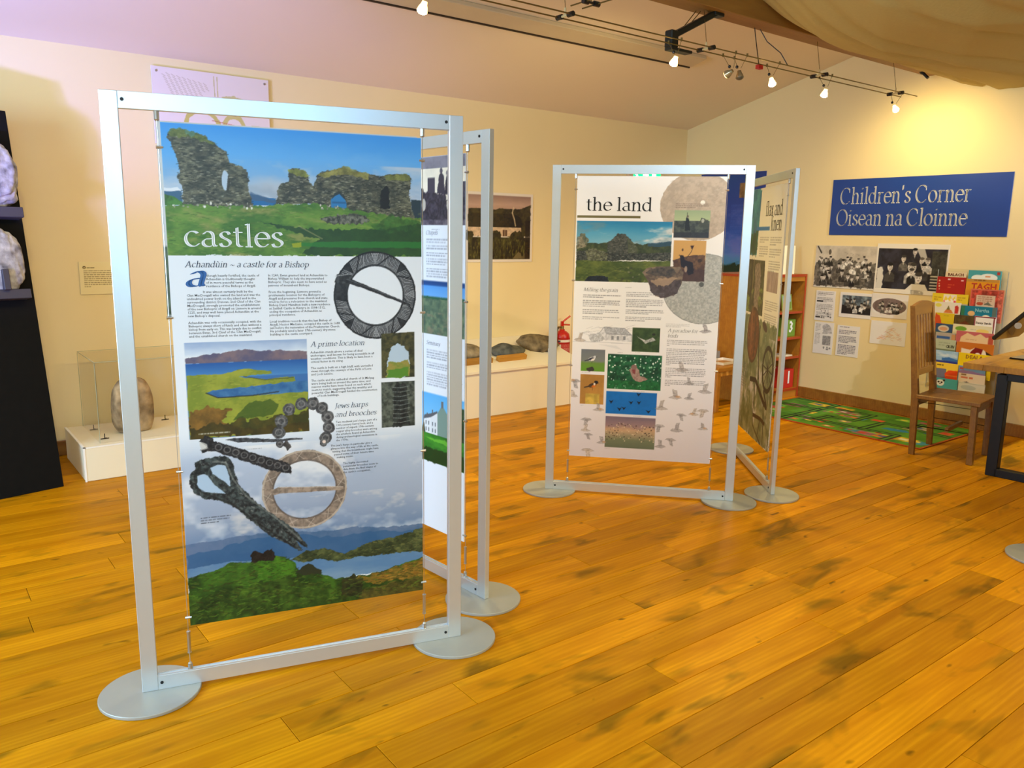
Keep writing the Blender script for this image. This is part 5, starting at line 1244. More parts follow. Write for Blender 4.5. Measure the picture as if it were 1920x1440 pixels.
# bookcase, open on both faces, standing out from the wall
bw = wood_mat('orange_bookcase_wood', (0.52, 0.22, 0.02, 1), (0.40, 0.15, 0.012, 1), (.15, .06, .01, 1), .45, knots=False, rand=False)
red_edge = mat('red_edge_band', rgb(168, 62, 22), .45)
BX0, BX1, BY0, BY1 = 6.43, 7.175, 4.56, 5.16
t = thing('bookcase', 'orange wooden bookcase with red edges standing against the right wall', 'bookcase', (BX0, BY0, 0))
w, d, h, k_ = BX1 - BX0, BY1 - BY0, 1.229, .022
for x in (0, w - k_): 
    o = MB().box(x, x + k_, 0, d, 0, h - k_).build('side_panel', bw, t); MB().box(x - .0005, x + k_ + .0005, -.004, 0, 0, h - k_).build('edge_band', red_edge, o)
o = MB().box(0, w, 0, d, h - k_, h).build('top', bw, t); MB().box(-.004, w + .001, -.004, 0, h - k_ - .001, h + .001).box(-.004, 0, 0, d, h - k_ - .001, h + .001).build('edge_band', red_edge, o)
MB().box(k_, w - k_, .29, .31, .0, h - k_).build('back_panel', bw, t)
MB().box(k_, w - k_, .012, .03, 0, .073).build('kickboard', bw, t)
for z in (.095, .419, .613, .868):
    for y0, y1 in ((.006, .29), (.31, d)):
        o = MB().box(k_, w - k_, y0, y1, z - k_, z).build('shelf', bw, t)
        if y0 < .1: MB().box(k_, w - k_, .002, .006, z - k_, z).build('edge_band', red_edge, o)
MB().box(k_, w - k_, .004, .026, h - k_ - .045, h - k_).build('top_rail', bw, t)
def num_cube(lb, ch, x, y, z, s_, c, rz):
    m = mat('cube_' + ch, rgb(*c), .6, var=.08, scale=20)
    t = thing('number_box', lb, 'box', (x, y, z), rz)
    MB().box(-s_ / 2, s_ / 2, -s_ / 2, s_ / 2, 0, s_, bev=.004).build('box', m, t)
    o = sans_text([(ch, -s_ * 210, s_ * 340, s_ * 1000 * .9, 10, 0)], 'numeral', white_ink, t, s_ / 2 + .0012, .03); o.location = (0, 0, s_ * .62); return t
num_cube('green box with a white numeral three on the bookcase shelf', '3', 7.035, 4.69, .613, .17, (112, 150, 50), .05)
num_cube('red box with a white numeral one on the bottom shelf', '1', 7.03, 4.68, .095, .19, (190, 36, 20), .05)
o = MB().box(-.09, .09, -.004, .004, 0, .16).build('picture_book', mat('green_cover', rgb(150, 170, 80), .5), None, loc=(7.035, 4.66, .869)); o.rotation_euler = (-.14, 0, .05)
tag(o, 'small green picture book standing face out on the upper shelf', 'book')
g_ = Art(150, 130, 5, (150, 186, 190)); g_.poly([(0, 130), (0, 80), (150, 60), (150, 130)], (120, 150, 60)); g_.poly([(60, 110), (66, 40), (78, 20), (90, 44), (92, 110)], (150, 100, 70)); g_.ell(78, 26, 10, 12, (206, 160, 120)); g_.sheet('cover_picture', pr, o, (-.075, -.0048, .145))
o = MB().box(-.07, .07, -.004, .004, 0, .17).build('picture_book', mat('blue_cover', rgb(60, 84, 120), .5), None, loc=(6.84, 4.68, .869)); o.rotation_euler = (-.14, 0, -.05); tag(o, 'small blue picture book beside the green one on the shelf', 'book')
tag(MB().box(-.10, .10, -.07, .07, 0, .012, bev=.001).build('flat_book', mat('cream_cover', rgb(226, 216, 190), .6), None, loc=(6.98, 4.66, .4195)), 'thin cream book lying flat on the middle shelf', 'book')
card = mat('cream_card', rgb(250, 238, 200), .7, var=.02)
o = MB().prism([(-.20, 0), (.12, 0), (.16, .275), (-.20, .275)], -.004, .004).build('leaning_board', card, None, loc=(6.92, 4.62, 1.2295)); o.rotation_euler = (-.12, 0, 0); tag(o, 'cream card board propped up on top of the bookcase', 'board')

# low activity table left of the bookcase
lt = wood_mat('low_table_wood', (0.55, 0.25, 0.03, 1), (0.4, 0.16, 0.015, 1), (.15, .06, .01, 1), .45, knots=False, rand=False)
t = thing('activity_table', "low wooden children's table beside the bookcase", 'table', (5.84, 4.52, 0))
MB().box(0, .56, 0, .60, .372, .41, bev=.003).build('tabletop', lt, t)
for x in (.006, .514):
    for y in (.006, .554): MB().box(x, x + .04, y, y + .04, 0, .372, bev=.002).build('leg', lt, t)
MB().box(.046, .514, .012, .03, .33, .372).build('apron', lt, t)
wt = mat('white_tray', rgb(236, 226, 206), .5)
t = thing('paper_tray', 'shallow white-rimmed tray on the low table', 'tray', (6.13, 4.70, .4105), .1)
MB().box(-.15, .15, -.10, .10, 0, .004).build('base', lt, t)
for a in ((-.15, .15, -.10, -.092), (-.15, .15, .092, .10), (-.15, -.142, -.092, .092), (.142, .15, -.092, .092)): MB().box(*a, .004, .028).build('rim', wt, t)
tag(MB().box(-.06, .06, -.05, .05, 0, .075, bev=.003).build('pencil_box', mat('grey_card_box', rgb(130, 124, 116), .7), None, loc=(6.28, 4.95, .4105)), 'small grey box at the back of the low table', 'box')
tag(MB().box(-.08, .08, -.05, .05, 0, .05, bev=.003).build('toy_box', mat('orange_card_box', rgb(220, 110, 30), .6), None, loc=(6.08, 4.95, .4105)), 'orange box behind the tray on the low table', 'box')

# road-map play rug
aR = Art(1720, 1030, 9, (84, 150, 40))           # x along +Y reversed: from far (left) to near (right); y from wall to room
aR.rect(0, 0, 1720, 1030, (90, 146, 40), col2=(64, 118, 32), tsc=120)
rr = random.Random(3)
for k in range(44):
    x, y = rr.uniform(60, 1600), rr.uniform(60, 900); w_, h_ = rr.uniform(60, 190), rr.uniform(50, 130)
    aR.rect(x, y, x + w_, y + h_, rr.choice(((200, 120, 50), (214, 176, 50), (150, 90, 110), (60, 130, 160), (120, 180, 60), (206, 84, 50), (170, 150, 130), (54, 120, 40))), .9, tex=.15, tsc=30)
    aR.rect(x + w_ * .2, y + h_ * .3, x + w_ * .6, y + h_ * .7, rr.choice(((240, 220, 90), (220, 220, 210), (190, 60, 40), (60, 90, 150))), .9)
def road(p_):
    aR.line(p_, 66, (20, 26, 20)); aR.line(p_, 26, (84, 140, 40))
road([(0, 400), (460, 380), (460, 60), (0, 60)]); road([(460, 380), (470, 780), (1100, 780), (1100, 420), (1340, 420), (1340, 200), (1720, 200)]); road([(470, 780), (470, 1030)]); road([(460, 220), (900, 200), (900, 560), (680, 560)]); road([(1100, 780), (1400, 760), (1400, 1030)]); road([(1340, 420), (1720, 480)]); road([(680, 560), (680, 780)])
aR.poly([(1200, 560), (1360, 540), (1420, 600), (1300, 640), (1190, 620)], (40, 120, 170), 1, jit=10)
for q in ((0, 0, 1720, 18), (0, 1012, 1720, 1030), (0, 0, 18, 1030), (1702, 0, 1720, 1030)): aR.rect(*q, (196, 70, 20))
t = thing('play_rug', 'green road-map play rug with orange border on the floor', 'rug', (7.135, 4.515, 0.0))
MB().box(-1.03, 0, -1.72, 0, 0.0003, .007, bev=.002).build('backing', mat('rug_backing', rgb(190, 74, 24), .9, var=.15, scale=60), t)
ru = aR.sheet('printed_pile', print_mat('rug_print', .95), t, (0, 0, .0078)); ru.rotation_euler = (-PI / 2, 0, -PI / 2)
# ---------------------------------------------------------------- book rack with picture books
clear = glass_mat('rack_acrylic', (.992, .994, .99), .05)
t = thing('book_rack', 'clear tiered wall rack crammed with picture books', 'book rack', (XW - .001, 3.30, .30), RW)
MB().box(0, .55, -.006, 0, 0, 1.04).build('back_plate', clear, t)
wire = mat('rack_wire', rgb(186, 190, 186), .35, metal=.7)
# tier: (distance from wall, shelf height); books: (Yleft, Yright, ztop, zvisible bottom) measured on the plane X = 7.1
BK = [
 (0, 3.202, 3.036, 1.316, 'cream', (226, 208, 170), 'cream book titled BALACH at the top left of the rack'),
 (0, 3.019, 2.766, 1.337, 'teal', (70, 160, 170), 'turquoise book with white clouds at the top right of the rack'),
 (1, 3.264, 3.032, 1.273, 'red', (168, 24, 20), 'plain dark red book in the rack below BALACH'),
 (1, 3.028, 2.775, 1.266, 'tagh', (222, 150, 30), 'orange book with red lettering TAGH in the rack'),
 (2, 2.984, 2.730, 1.187, 'pinkframe', (206, 110, 84), 'pink-bordered book sticking out on the right of the rack'),
 (2, 3.290, 2.998, 1.132, 'crown', (226, 200, 40), 'yellow and white book with a pink crown in the rack'),
 (3, 3.263, 3.050, 1.060, 'cake', (226, 220, 206), 'white book with an orange cake and red fox'),
 (3, 3.044, 2.767, 1.044, 'nurtha', (20, 120, 150), 'deep teal book with pale lettering in the rack'),
 (4, 3.249, 3.092, .967, 'flame', (214, 186, 30), 'yellow book with a red-orange corner in the rack'),
 (4, 3.088, 2.934, .962, 'mud', (92, 64, 34), 'dark brown book between the yellow and the red-edged ones'),
 (4, 2.930, 2.765, .965, 'sands', (236, 230, 224), 'white book with a dark red border and black title'),
 (5, 3.235, 3.096, .876, 'night', (44, 74, 110), 'dark blue book with a pale glowing round picture'),
 (5, 3.093, 2.785, .885, 'pea', (222, 214, 180), 'cream book with a green pea pod'),
 (6, 3.227, 3.064, .802, 'bluebar', (170, 160, 150), 'grey book with a blue bar at the rack left'),
 (6, 3.060, 2.765, .832, 'curtain', (226, 196, 150), 'beige book framed by pink curtains'),
 (7, 3.224, 3.055, .743, 'sage', (176, 186, 160), 'sage green book with dark lettering in the rack'),
 (7, 3.046, 2.755, .740, 'dog', (196, 110, 34), 'orange book with a dark red and white animal'),
 (8, 3.214, 3.024, .648, 'sea', (150, 188, 222), 'pale blue seascape book in the rack'),
 (8, 3.020, 2.756, .650, 'deala', (236, 204, 24), 'bright yellow book with brown lettering DEALA'),
 (9, 3.198, 3.012, .545, 'giant', (238, 200, 60), 'yellow topped book with a big red-orange shape'),
 (9, 3.008, 2.796, .540, 'beach', (110, 150, 196), 'blue and violet book low in the rack'),
 (10, 3.002, 2.791, .478, 'redtxt', (232, 216, 200), 'pale book with orange-red lettering low in the rack'),
 (11, 3.188, 3.003, .411, 'panda', (70, 170, 180), 'turquoise book with a panda face at the rack bottom'),
 (11, 2.995, 2.784, .402, 'frost', (220, 222, 222), 'white book at the lower right of the rack'),
]
def cover(kind, w, h):
    a = Art(w, h, 4.0, dict((b_[4], b_[5]) for b_ in BK)[kind]); R_ = a.rect
    if kind == 'teal': a.ell(w * .3, 62, 50, 26, (230, 240, 236)); a.ell(w * .62, 58, 70, 34, (230, 240, 236)); a.greek(w * .52, 42, w * .85, 1, 26, (214, 120, 60), a=.9); R_(w - 34, 8, w - 10, 32, (180, 60, 50))
    if kind == 'red': a.specks(12, 20, 24, 110, 4, 8, [(236, 200, 160)], 2); R_(86, 14, 108, 26, (236, 190, 190)); R_(196, 22, 216, 32, (236, 190, 190)); a.greek(90, 60, 150, 2, 22, (214, 90, 50), a=.8)
    if kind == 'tagh': R_(0, 0, w, 22, (190, 140, 60)); a.greek(60, 4, w - 20, 1, 16, (90, 50, 20), a=.9)
    if kind == 'pinkframe': R_(8, 10, w - 8, h - 8, (176, 66, 52), tex=.25, tsc=24); R_(48, 50, w - 60, h * .62, (214, 190, 166)); a.greek(60, 60, w - 74, 4, 16, (150, 100, 80)); a.ell(80, 120, 26, 14, (180, 80, 50)); a.poly([(110, 130), (140, 96), (176, 130)], (110, 110, 96), jit=6); R_(w - 40, 10, w - 10, h - 10, (206, 120, 100), .6, tex=.3, tsc=12)
    if kind == 'crown': R_(92, 6, 200, 80, (236, 226, 214)); a.poly([(96, 60), (110, 16), (130, 44), (148, 10), (166, 44), (188, 16), (196, 60)], (230, 206, 70)); a.specks(100, 46, 196, 66, 14, 8, [(214, 60, 90), (240, 236, 230)], 1); a.greek(14, 30, 80, 2, 18, (150, 110, 30)); a.greek(210, 24, 276, 2, 18, (150, 110, 30)); R_(0, 78, w, h, (190, 170, 150))
    if kind == 'cake': a.poly([(80, 90), (96, 62), (140, 62), (158, 90)], (206, 120, 60)); a.poly([(100, 62), (116, 26), (132, 62)], (120, 110, 60)); a.poly([(170, 90), (168, 30), (186, 20), (200, 36), (198, 90)], (190, 50, 40)); a.ell(32, 28, 26, 16, (220, 214, 90))
    if kind == 'nurtha': a.ell(84, 62, 28, 22, (224, 180, 120)); a.ell(200, 90, 34, 24, (236, 220, 196)); R_(0, 0, 30, 80, (60, 120, 60), .7); R_(w - 34, 0, w, h, (110, 110, 96), .8)
    if kind == 'flame': a.poly([(0, 0), (40, 30), (60, 90), (120, 96), (110, 130), (0, 130)], (206, 76, 30), jit=5); a.greek(70, 18, 150, 1, 12, (150, 130, 30))
    if kind == 'mud': a.poly([(20, 80), (90, 40), (150, 90)], (120, 40, 24), jit=6); R_(0, 0, w, h, (70, 70, 30), .4, tex=.4, tsc=24)
    if kind == 'sands': R_(0, 0, w, 10, (120, 20, 40)); R_(0, 0, 8, h, (120, 20, 40)); R_(w - 18, 0, w - 8, h, (120, 20, 40)); a.greek(20, 84, w - 40, 1, 20, (40, 36, 40), a=.9); a.specks(70, 130, 120, 150, 4, 12, [(150, 40, 40), (40, 40, 40)], 3)
    if kind == 'night': a.ell(66, 40, 46, 28, (206, 196, 176)); a.ell(66, 42, 34, 16, (206, 150, 110)); R_(0, 70, w, h, (70, 100, 60))
    if kind == 'pea': a.ell(66, 36, 46, 20, (110, 160, 50)); a.ell(236, 44, 50, 18, (226, 200, 110)); a.greek(140, 30, 220, 1, 18, (160, 160, 150), a=.6)
    if kind == 'bluebar': R_(10, 30, 120, 52, (50, 90, 150)); R_(130, 10, w, 60, (190, 140, 90))
    if kind == 'curtain': a.poly([(0, 0), (w, 0), (w, 26), (w * .8, 40), (w * .65, 12), (w * .5, 34), (w * .3, 12), (40, 50), (30, 120), (0, 120)], (190, 96, 100)); R_(w - 40, 20, w, 120, (180, 80, 60)); a.greek(80, 62, 240, 1, 18, (190, 150, 110))
    if kind == 'sage': a.greek(30, 24, 130, 2, 20, (130, 140, 120)); R_(0, 80, w, h, (110, 120, 90))
    if kind == 'dog': a.poly([(40, 90), (40, 50), (110, 60), (150, 36), (210, 46), (270, 90)], (226, 214, 200)); a.poly([(120, 70), (150, 36), (210, 46), (200, 90), (110, 90)], (120, 20, 24)); a.ell(172, 92, 20, 14, (230, 220, 210)); a.poly([(230, 60), (290, 90), (290, 110), (240, 90)], (40, 30, 30))
    if kind == 'sea': a.poly([(60, 60), (120, 52), (190, 66), (190, 90), (60, 84)], (50, 110, 180), jit=3); R_(0, 84, w, 120, (30, 50, 140)); a.clouds(0, 0, w, 50, (230, 236, 240), .5, 3, .7, 40)
    if kind == 'giant': a.greek(10, 16, 110, 1, 22, (40, 30, 24), a=.9); R_(0, 50, 90, 150, (110, 110, 130)); a.poly([(80, 90), (110, 60), (w, 56), (w, 140), (90, 140)], (226, 70, 24)); R_(90, 100, w, 108, (240, 130, 40))
    if kind == 'beach': a.poly([(0, 40), (80, 34), (w, 50), (w, 90), (0, 80)], (150, 120, 170), jit=5); R_(10, 12, 40, 30, (170, 80, 90))
    if kind == 'redtxt': a.greek(20, 26, w - 10, 1, 34, (206, 90, 60), a=.9); R_(20, 4, 60, 16, (140, 110, 80)); a.poly([(20, 80), (70, 66), (110, 84)], (60, 50, 56))
    if kind == 'panda': a.ell(42, 40, 34, 28, (236, 236, 234)); a.ell(28, 34, 9, 7, (24, 24, 24)); a.ell(54, 36, 9, 7, (24, 24, 24)); a.ell(42, 50, 6, 4, (24, 24, 24)); a.ell(72, 18, 9, 8, (24, 24, 24))
    if kind == 'frost': a.ell(80, 40, 60, 20, (190, 200, 206)); R_(0, 0, w, 10, (206, 206, 200))
    return a
TXT = {'cream': ('BALACH', 20, 34, 34, (92, 44, 24)), 'tagh': ('TAGH', 44, 84, 72, (176, 50, 20)), 'deala': ('DEALA', 56, 44, 44, (150, 96, 20)), 'sage': ('CRUIN', 92, 68, 36, (40, 44, 36)), 'nurtha': ('Nurtha', 110, 44, 38, (130, 190, 206)), 'sands': ('Sunny Sands', 14, 62, 24, (40, 34, 40))}
tiers = {}
for (ti, yl, yr, zt, kind, c, lb) in BK:
    X = 7.168 - ti * .0135; f = X / 7.1
    yl, yr, zt = yl * f, yr * f, 1.56 + (zt - 1.56) * f
    w, h = (yl - yr) * 1000, (270 if kind == 'pinkframe' else 205)
    if ti >= 10: h = 150
    bk = thing('picture_book', lb, 'book', (X, yl, zt), RW, 'picture books in the wall rack')
    MB().box(0, w / 1000, -.007, 0, -h / 1000, 0, bev=.0008).build('book_block', mat('book_' + kind, rgb(*c), .45), bk)
    cover(kind, w, h).sheet('cover', gp, bk, (0, -.0076, 0))
    if kind in TXT:
        s_ = TXT[kind]; sans_text([(s_[0], s_[1], s_[2], s_[3], 10, w - s_[1] - 8)], 'cover_lettering', inkm('bk_' + kind, s_[4]), bk, .0082, .03)
    tiers.setdefault(ti, []).append((X, yl, yr, zt - h / 1000))
for ti, L in tiers.items():                        # clear ledge and lip of every tier
    X = L[0][0]; zb = min(q[3] for q in L) - .003
    loc_x = lambda q: 3.30 - q
    dX = XW - .001 - X
    o = MB().box(0, .55, -(dX + .0125), -dX + .0005, zb - .30 - .003, zb - .30).box(0, .55, -(dX + .0125), -(dX + .0105), zb - .30, zb - .30 + .03).build('tier', clear, t)
for x in (.553, -.003): MB().tube((x, -.02, 0), (x, -.02, 1.03), .003, n=6).build('side_wire', wire, t)

# ---------------------------------------------------------------- chair and table
cw = wood_mat('teak_chair_wood', (0.30, 0.135, 0.012, 1), (0.19, 0.078, 0.007, 1), (.08, .03, .008, 1), .42, sx=1.5, knots=False, rand=False)
t = thing('wooden_chair', 'wooden slat-back chair in front of the book rack', 'chair', (5.905, 2.79, 0), math.radians(8))
cwid, cdep, sh = .43, .43, .455
def bar(p0, p1, w, d, name, parent=t, m=cw):
    """rectangular bar between two points, w along x, d along y"""
    b = MB(); P0, P1 = Vector(p0), Vector(p1)
    v = [b.bm.verts.new(P + Vector((sx * w / 2, sy * d / 2, 0))) for P in (P0, P1) for sx, sy in ((-1, -1), (1, -1), (1, 1), (-1, 1))]
    for f in ((3, 2, 1, 0), (4, 5, 6, 7), (0, 1, 5, 4), (1, 2, 6, 5), (2, 3, 7, 6), (3, 0, 4, 7)): b.bm.faces.new([v[i] for i in f])
    bmesh.ops.bevel(b.bm, geom=list(b.bm.edges), offset=.003, segments=1, affect='EDGES')
    return b.build(name, m, parent)
for x in (.02, cwid - .02):                        # rear legs running up into the back posts
    b = MB(); pr_ = [(.0, 0 if x < .1 else .0082), (-.035, 0 if x < .1 else .0082), (-.025, .43), (.06, 1.09), (.095, 1.10), (.025, .46)]
    a = [b.bm.verts.new((x - .019, y, z)) for y, z in pr_]; c_ = [b.bm.verts.new((x + .019, y, z)) for y, z in pr_]
    b.bm.faces.new(a); b.bm.faces.new(c_[::-1])
    for i in range(6): j = (i + 1) % 6; b.bm.faces.new((a[j], a[i], c_[i], c_[j]))
    b.build('back_leg', cw, t)
    bar((x, -cdep + .02, 0), (x, -cdep + .03, sh - .03), .042, .042, 'front_leg')
    bar((x, -cdep + .05, .22), (x, -.03, .22), .022, .03, 'side_stretcher')
    bar((x, -cdep + .05, sh - .055), (x, -.02, sh - .055), .022, .05, 'side_rail')
MB().box(.04, cwid - .04, -cdep + .018, -cdep + .04, sh - .08, sh - .03).build('front_rail', cw, t)
MB().box(.04, cwid - .04, -.03, -.008, sh - .08, sh - .03).build('rear_rail', cw, t)
MB().box(.04, cwid - .04, -.24, -.218, .205, .235).build('cross_stretcher', cw, t)
for x0, x1 in ((-.005, cwid / 2 - .0015), (cwid / 2 + .0015, cwid + .005)): MB().box(x0, x1, -cdep - .012, .0 - .012, sh - .03, sh, bev=.004).build('seat_board', cw, t)
top = [(cwid * (1 - i / 10), 1.10 + .03 * math.sin(PI * i / 10)) for i in range(11)]
MB().prism([(.0, 1.03), (cwid, 1.03)] + top, .062, .088).build('crest_rail', cw, t)
MB().box(.038, cwid - .038, .008, .032, .585, .635, bev=.003).build('lower_back_rail', cw, t)
for i in range(6):
    x = .062 + i * (cwid - .124) / 5
    bar((x, .022, .63), (x, .075, 1.04), .038, .013, 'back_slat')

tw = wood_mat('table_wood', (0.50, 0.245, 0.014, 1), (0.34, 0.15, 0.008, 1), (.14, .06, .01, 1), .4, knots=True, rand=False)
t = thing('table', 'wooden table on a black metal leg frame at the right edge', 'table', (5.79, 2.43, 0), math.radians(3))
for i in range(8): MB().box(0, 1.35, -.1275 * (i + 1) + .0005, -.1275 * i - .0005, .71, .752, bev=.0015).build('top_plank', tw, t)
bm_ = mat('black_steel', rgb(18, 20, 24), .45, metal=.3)
for x in (.01, 1.27):
    b = MB(); b.box(x, x + .065, -.285, -.215, 0.0, .70, bev=.003).box(x, x + .065, -.92, -.85, 0.0, .70, bev=.003); b.box(x, x + .065, -.86, -.27, 0, .055, bev=.003).box(x, x + .065, -.86, -.27, .66, .7095, bev=.003); b.build('leg_frame', bm_, t)
# tilted black screen on a stand, and a small dish on the table
t = thing('tablet_screen', 'black tilted screen on a stand on the table', 'screen', (6.15, 2.24, .752), 0)
scr = mat('black_screen', rgb(10, 10, 14), .2, var=.1, coat=.3)
Rt = Matrix.Translation((0, .15, .145)) @ Matrix.Rotation(math.radians(42), 4, 'X')
o = MB().box(0, .42, -.0, .03, -.01, .42, bev=.008).build('screen_slab', scr, t); o.matrix_local = Matrix.Translation((0, .15, .135)) @ Matrix.Rotation(math.radians(43), 4, 'X')
MB().tube((.21, -.02, .0), (.21, -.02, .27), .015).build('stand_post', scr, t)
MB().box(.10, .32, -.12, .08, 0, .012, bev=.004).build('stand_foot', scr, t)
o = MB().tube((-.004, .02, .22), (-.012, .02, .22), .022, n=16).build('hinge_cap', steel, t); o.location = (0, -.01, .03)
tag(MB().lathe([(0, 0), (.05, 0), (.06, .012), (.06, .02), (.05, .014), (0, .012)], 20).build('brass_dish', mat('old_brass', rgb(120, 90, 50), .4, metal=.7), None, loc=(6.75, 2.34, .752)), 'small dark brass dish on the table by the screen', 'dish')
# ---------------------------------------------------------------- beam, fabric, track lights
bwood = wood_mat('roof_beam_wood', (0.34, 0.17, 0.030, 1), (0.24, 0.11, 0.018, 1), (.06, .03, .01, 1), .55, knots=False, rand=False)
ce = lambda y: EAVE + SLOPE * (YW - y)
t = tag(MB().box(-2.99, 7.19, 3.43, 3.585, 2.95, 3.30, bev=.004).build('roof_beam', bwood, None), 'long brown wooden roof beam below the sloping ceiling', 'beam')
trk = mat('track_rail', rgb(120, 104, 60), .35, metal=.8); conn = mat('black_connector', rgb(18, 18, 20), .4); clearp = mat('pale_spacer', rgb(200, 180, 130), .3)
t = thing('light_track', 'twin-rail low-voltage light track hung below the roof beam', 'light track', (0, 0, 2.71))
for y, x1 in ((3.40, 6.69), (3.50, 6.63)): MB().tube((-.5, y, 0), (x1, y, 0), .004, n=8).build('rail', trk, t)
for x in (.4, 1.7, 2.98, 4.135, 5.375, 6.445):
    MB().tube((x, 3.385, 0), (x, 3.425, 0), .014, n=10).tube((x, 3.475, 0), (x, 3.515, 0), .014, n=10).build('connector', conn, t)
    MB().tube((x, 3.42, 0), (x, 3.48, 0), .007, n=8).tube((x, 3.45, 0), (x, 3.45, .04), .006, n=8).build('spacer', clearp, t)
    MB().tube((x, 3.45, .04), (x + .02, 3.50, .239), .0018, n=6).build('hanger', trk, t)
t2 = thing('light_track', 'short cross light track meeting the long one above the stands', 'light track', (0, 0, 2.735))
for x in (2.94, 3.02): MB().tube((x, 3.36, 0), (x, 1.4, 0), .004, n=8).build('rail', trk, t2)
MB().tube((2.925, 3.25, 0), (2.96, 3.25, 0), .014, n=10).tube((3.0, 3.25, 0), (3.035, 3.25, 0), .014, n=10).tube((2.96, 3.25, 0), (3.0, 3.25, 0), .007, n=8).build('connector', conn, t2)
MB().tube((2.98, 3.25, 0), (2.98, 3.25, ce(3.25) - 2.735), .0025, n=6).build('hanger', trk, t2)
red_m = mat('red_connector', rgb(180, 30, 20), .4)
o = thing('supply_cable', 'pair of thin dark supply cables dropping from the beam to the track', 'cable', (4.75, 3.50, 2.71))
MB().path([(0, .06, .24), (0, .03, .1), (-.01, 0, .0)], .003).build('cable', conn, o)
MB().path([(.06, .06, .24), (.09, .02, .16), (.14, -.06, .08), (.17, -.10, .0)], .003).build('cable', conn, o)
MB().box(-.025, .02, -.014, .014, -.032, -.006).build('terminal', red_m, o)
glassy = mat('lamp_glass_reflector', rgb(220, 190, 120), .2, metal=.2, emit=(1.0, .62, .22, 1), estr=3.0); dull_glass = mat('unlit_reflector', rgb(170, 156, 120), .25, metal=.5)
bulb_on = mat('halogen_bulb', (1, .8, .45, 1), .4, emit=(1.0, 0.66, 0.26, 1), estr=45); bulb_dim = mat('dim_orange_bulb', (1, .6, .2, 1), .4, emit=(1.0, .42, .10, 1), estr=12); bulb_off = mat('unlit_bulb', rgb(90, 84, 66), .3)
def lamp(x, target, label, power, state='on', spread=70, drop=.115, z=2.71, y=3.45, color=WARM):
    t = thing('track_spotlight', label, 'spotlight', (x, y, z), 0, 'low-voltage spotlights on the track')
    c = Vector((0, 0, -drop)); d = (Vector(target) - Vector((x, y, z - drop))).normalized(); back = c - d * .030
    for s_ in (-1, 1): MB().tube((0, s_ * .05, .002), (back.x, back.y + s_ * .012, back.z + .018), .0016, n=6).tube((0, s_ * .05, -.006), (0, s_ * .05, .014), .006, n=8).build('arm', trk, t)
    MB().ball((back.x, back.y + .02, back.z + .03), .010, u=8, v=6).build('pivot', conn, t)
    q = d.to_track_quat('Z', 'Y').to_matrix().to_4x4()
    MB().lathe([(.0, -.034), (.012, -.034), (.015, -.02), (.021, -.008), (.026, .010), (.0265, .012), (.0255, .012), (.019, -.006), (.0, -.012)], 16, mtx=Matrix.Translation(c) @ q).build('reflector', glassy if state == 'on' else dull_glass, t, True)
    MB().lathe([(0, .026), (.012, .024), (.022, .018), (.026, .010), (.022, .003), (0, -.004)], 16, mtx=Matrix.Translation(c) @ q).build('bulb', {'on': bulb_on, 'dim': bulb_dim, 'off': bulb_off}[state], t, True)
    if state != 'off':
        p_ = Vector((x, y, z - drop)) + d * .045
        s_ = spot('spotlight_beam', p_, target, power, spread, color, .75, .02); 
        mw = s_.matrix_world.copy(); s_.parent = t; s_.matrix_parent_inverse = Matrix.Translation((-x, -y, -z))
    return t
KL = 20.0
lamp(2.10, (1.9, 4.6, .4), 'lit spotlight at the top edge above the castles panel', 1.5 * KL, spread=140)
lamp(3.85, (3.6, 4.4, .2), 'lit spotlight beside the black bracket under the beam', 1.6 * KL, spread=140)
lamp(4.365, (4.6, 6.2, 1.6), 'spotlight turned away, showing only a small orange glow', 1.1 * KL, 'dim', spread=110)
lamp(4.48, (4.4, 3.2, 1.5), 'unlit spotlight beside the red cable terminal', 0, 'off')
lamp(4.83, (4.6, 2.6, .0), 'lit spotlight just right of the unlit one', 2.0 * KL, spread=140)
lamp(5.46, (5.4, 4.2, .0), 'lit spotlight below the middle hanger of the track', 1.8 * KL, spread=140)
lamp(6.47, (7.2, 3.45, 2.0), 'lit spotlight at the track end washing the right wall', .85 * KL, spread=155)
lamp(.30, (.3, 4.9, .4), 'unseen added spotlight on the track, over the plinth', 1.0 * KL, spread=140)  # unseen lamp added to light the left of the back wall
lamp(1.20, (1.4, 6.2, 1.4), 'unseen added spotlight on the track, over the castles stand', .8 * KL, spread=120)  # another unseen lamp added for the back wall
# unseen track and lamps added behind the camera to light the near floor
t = thing('light_track', 'unseen second twin-rail light track added behind the viewer', 'light track', (0, -1.4, 2.85))
for y in (-.05, .05): MB().tube((-2.5, y, 0), (6.9, y, 0), .004, n=8).build('rail', trk, t)
for x in (-2, 0, 2, 4, 6): MB().tube((x, 0, 0), (x, 0, ce(YR) - SLOPE * (YR + 1.4) - 2.85), .002, n=6).tube((x, -.06, 0), (x, .06, 0), .008, n=8).build('hanger', trk, t)
for x, tg, pw in ((-1.0, (.2, 1.5, 0), 2.8), (1.0, (1.4, 1.0, 0), 2.8), (2.8, (3.0, 1.4, 0), 2.6), (4.6, (3.05, 1.6, 0), 8.0)):
    lamp(x, tg, 'unseen lit spotlight on the added track behind the viewer, number %s from the left wall' % {-1.0: 'one', 1.0: 'two', 2.8: 'three', 4.6: 'four'}[x], pw * KL, spread=44 if x > 4 else 76, z=2.85, y=-1.4)
lamp(2.98, (3.55, 3.2, 1.55), 'unseen spotlight added on the cross track to brighten the land panel', 2.6 * KL, spread=60, z=2.735, y=1.5, color=(1.0, .90, .74))  # lamp above the view, added to lift the white of the land panel
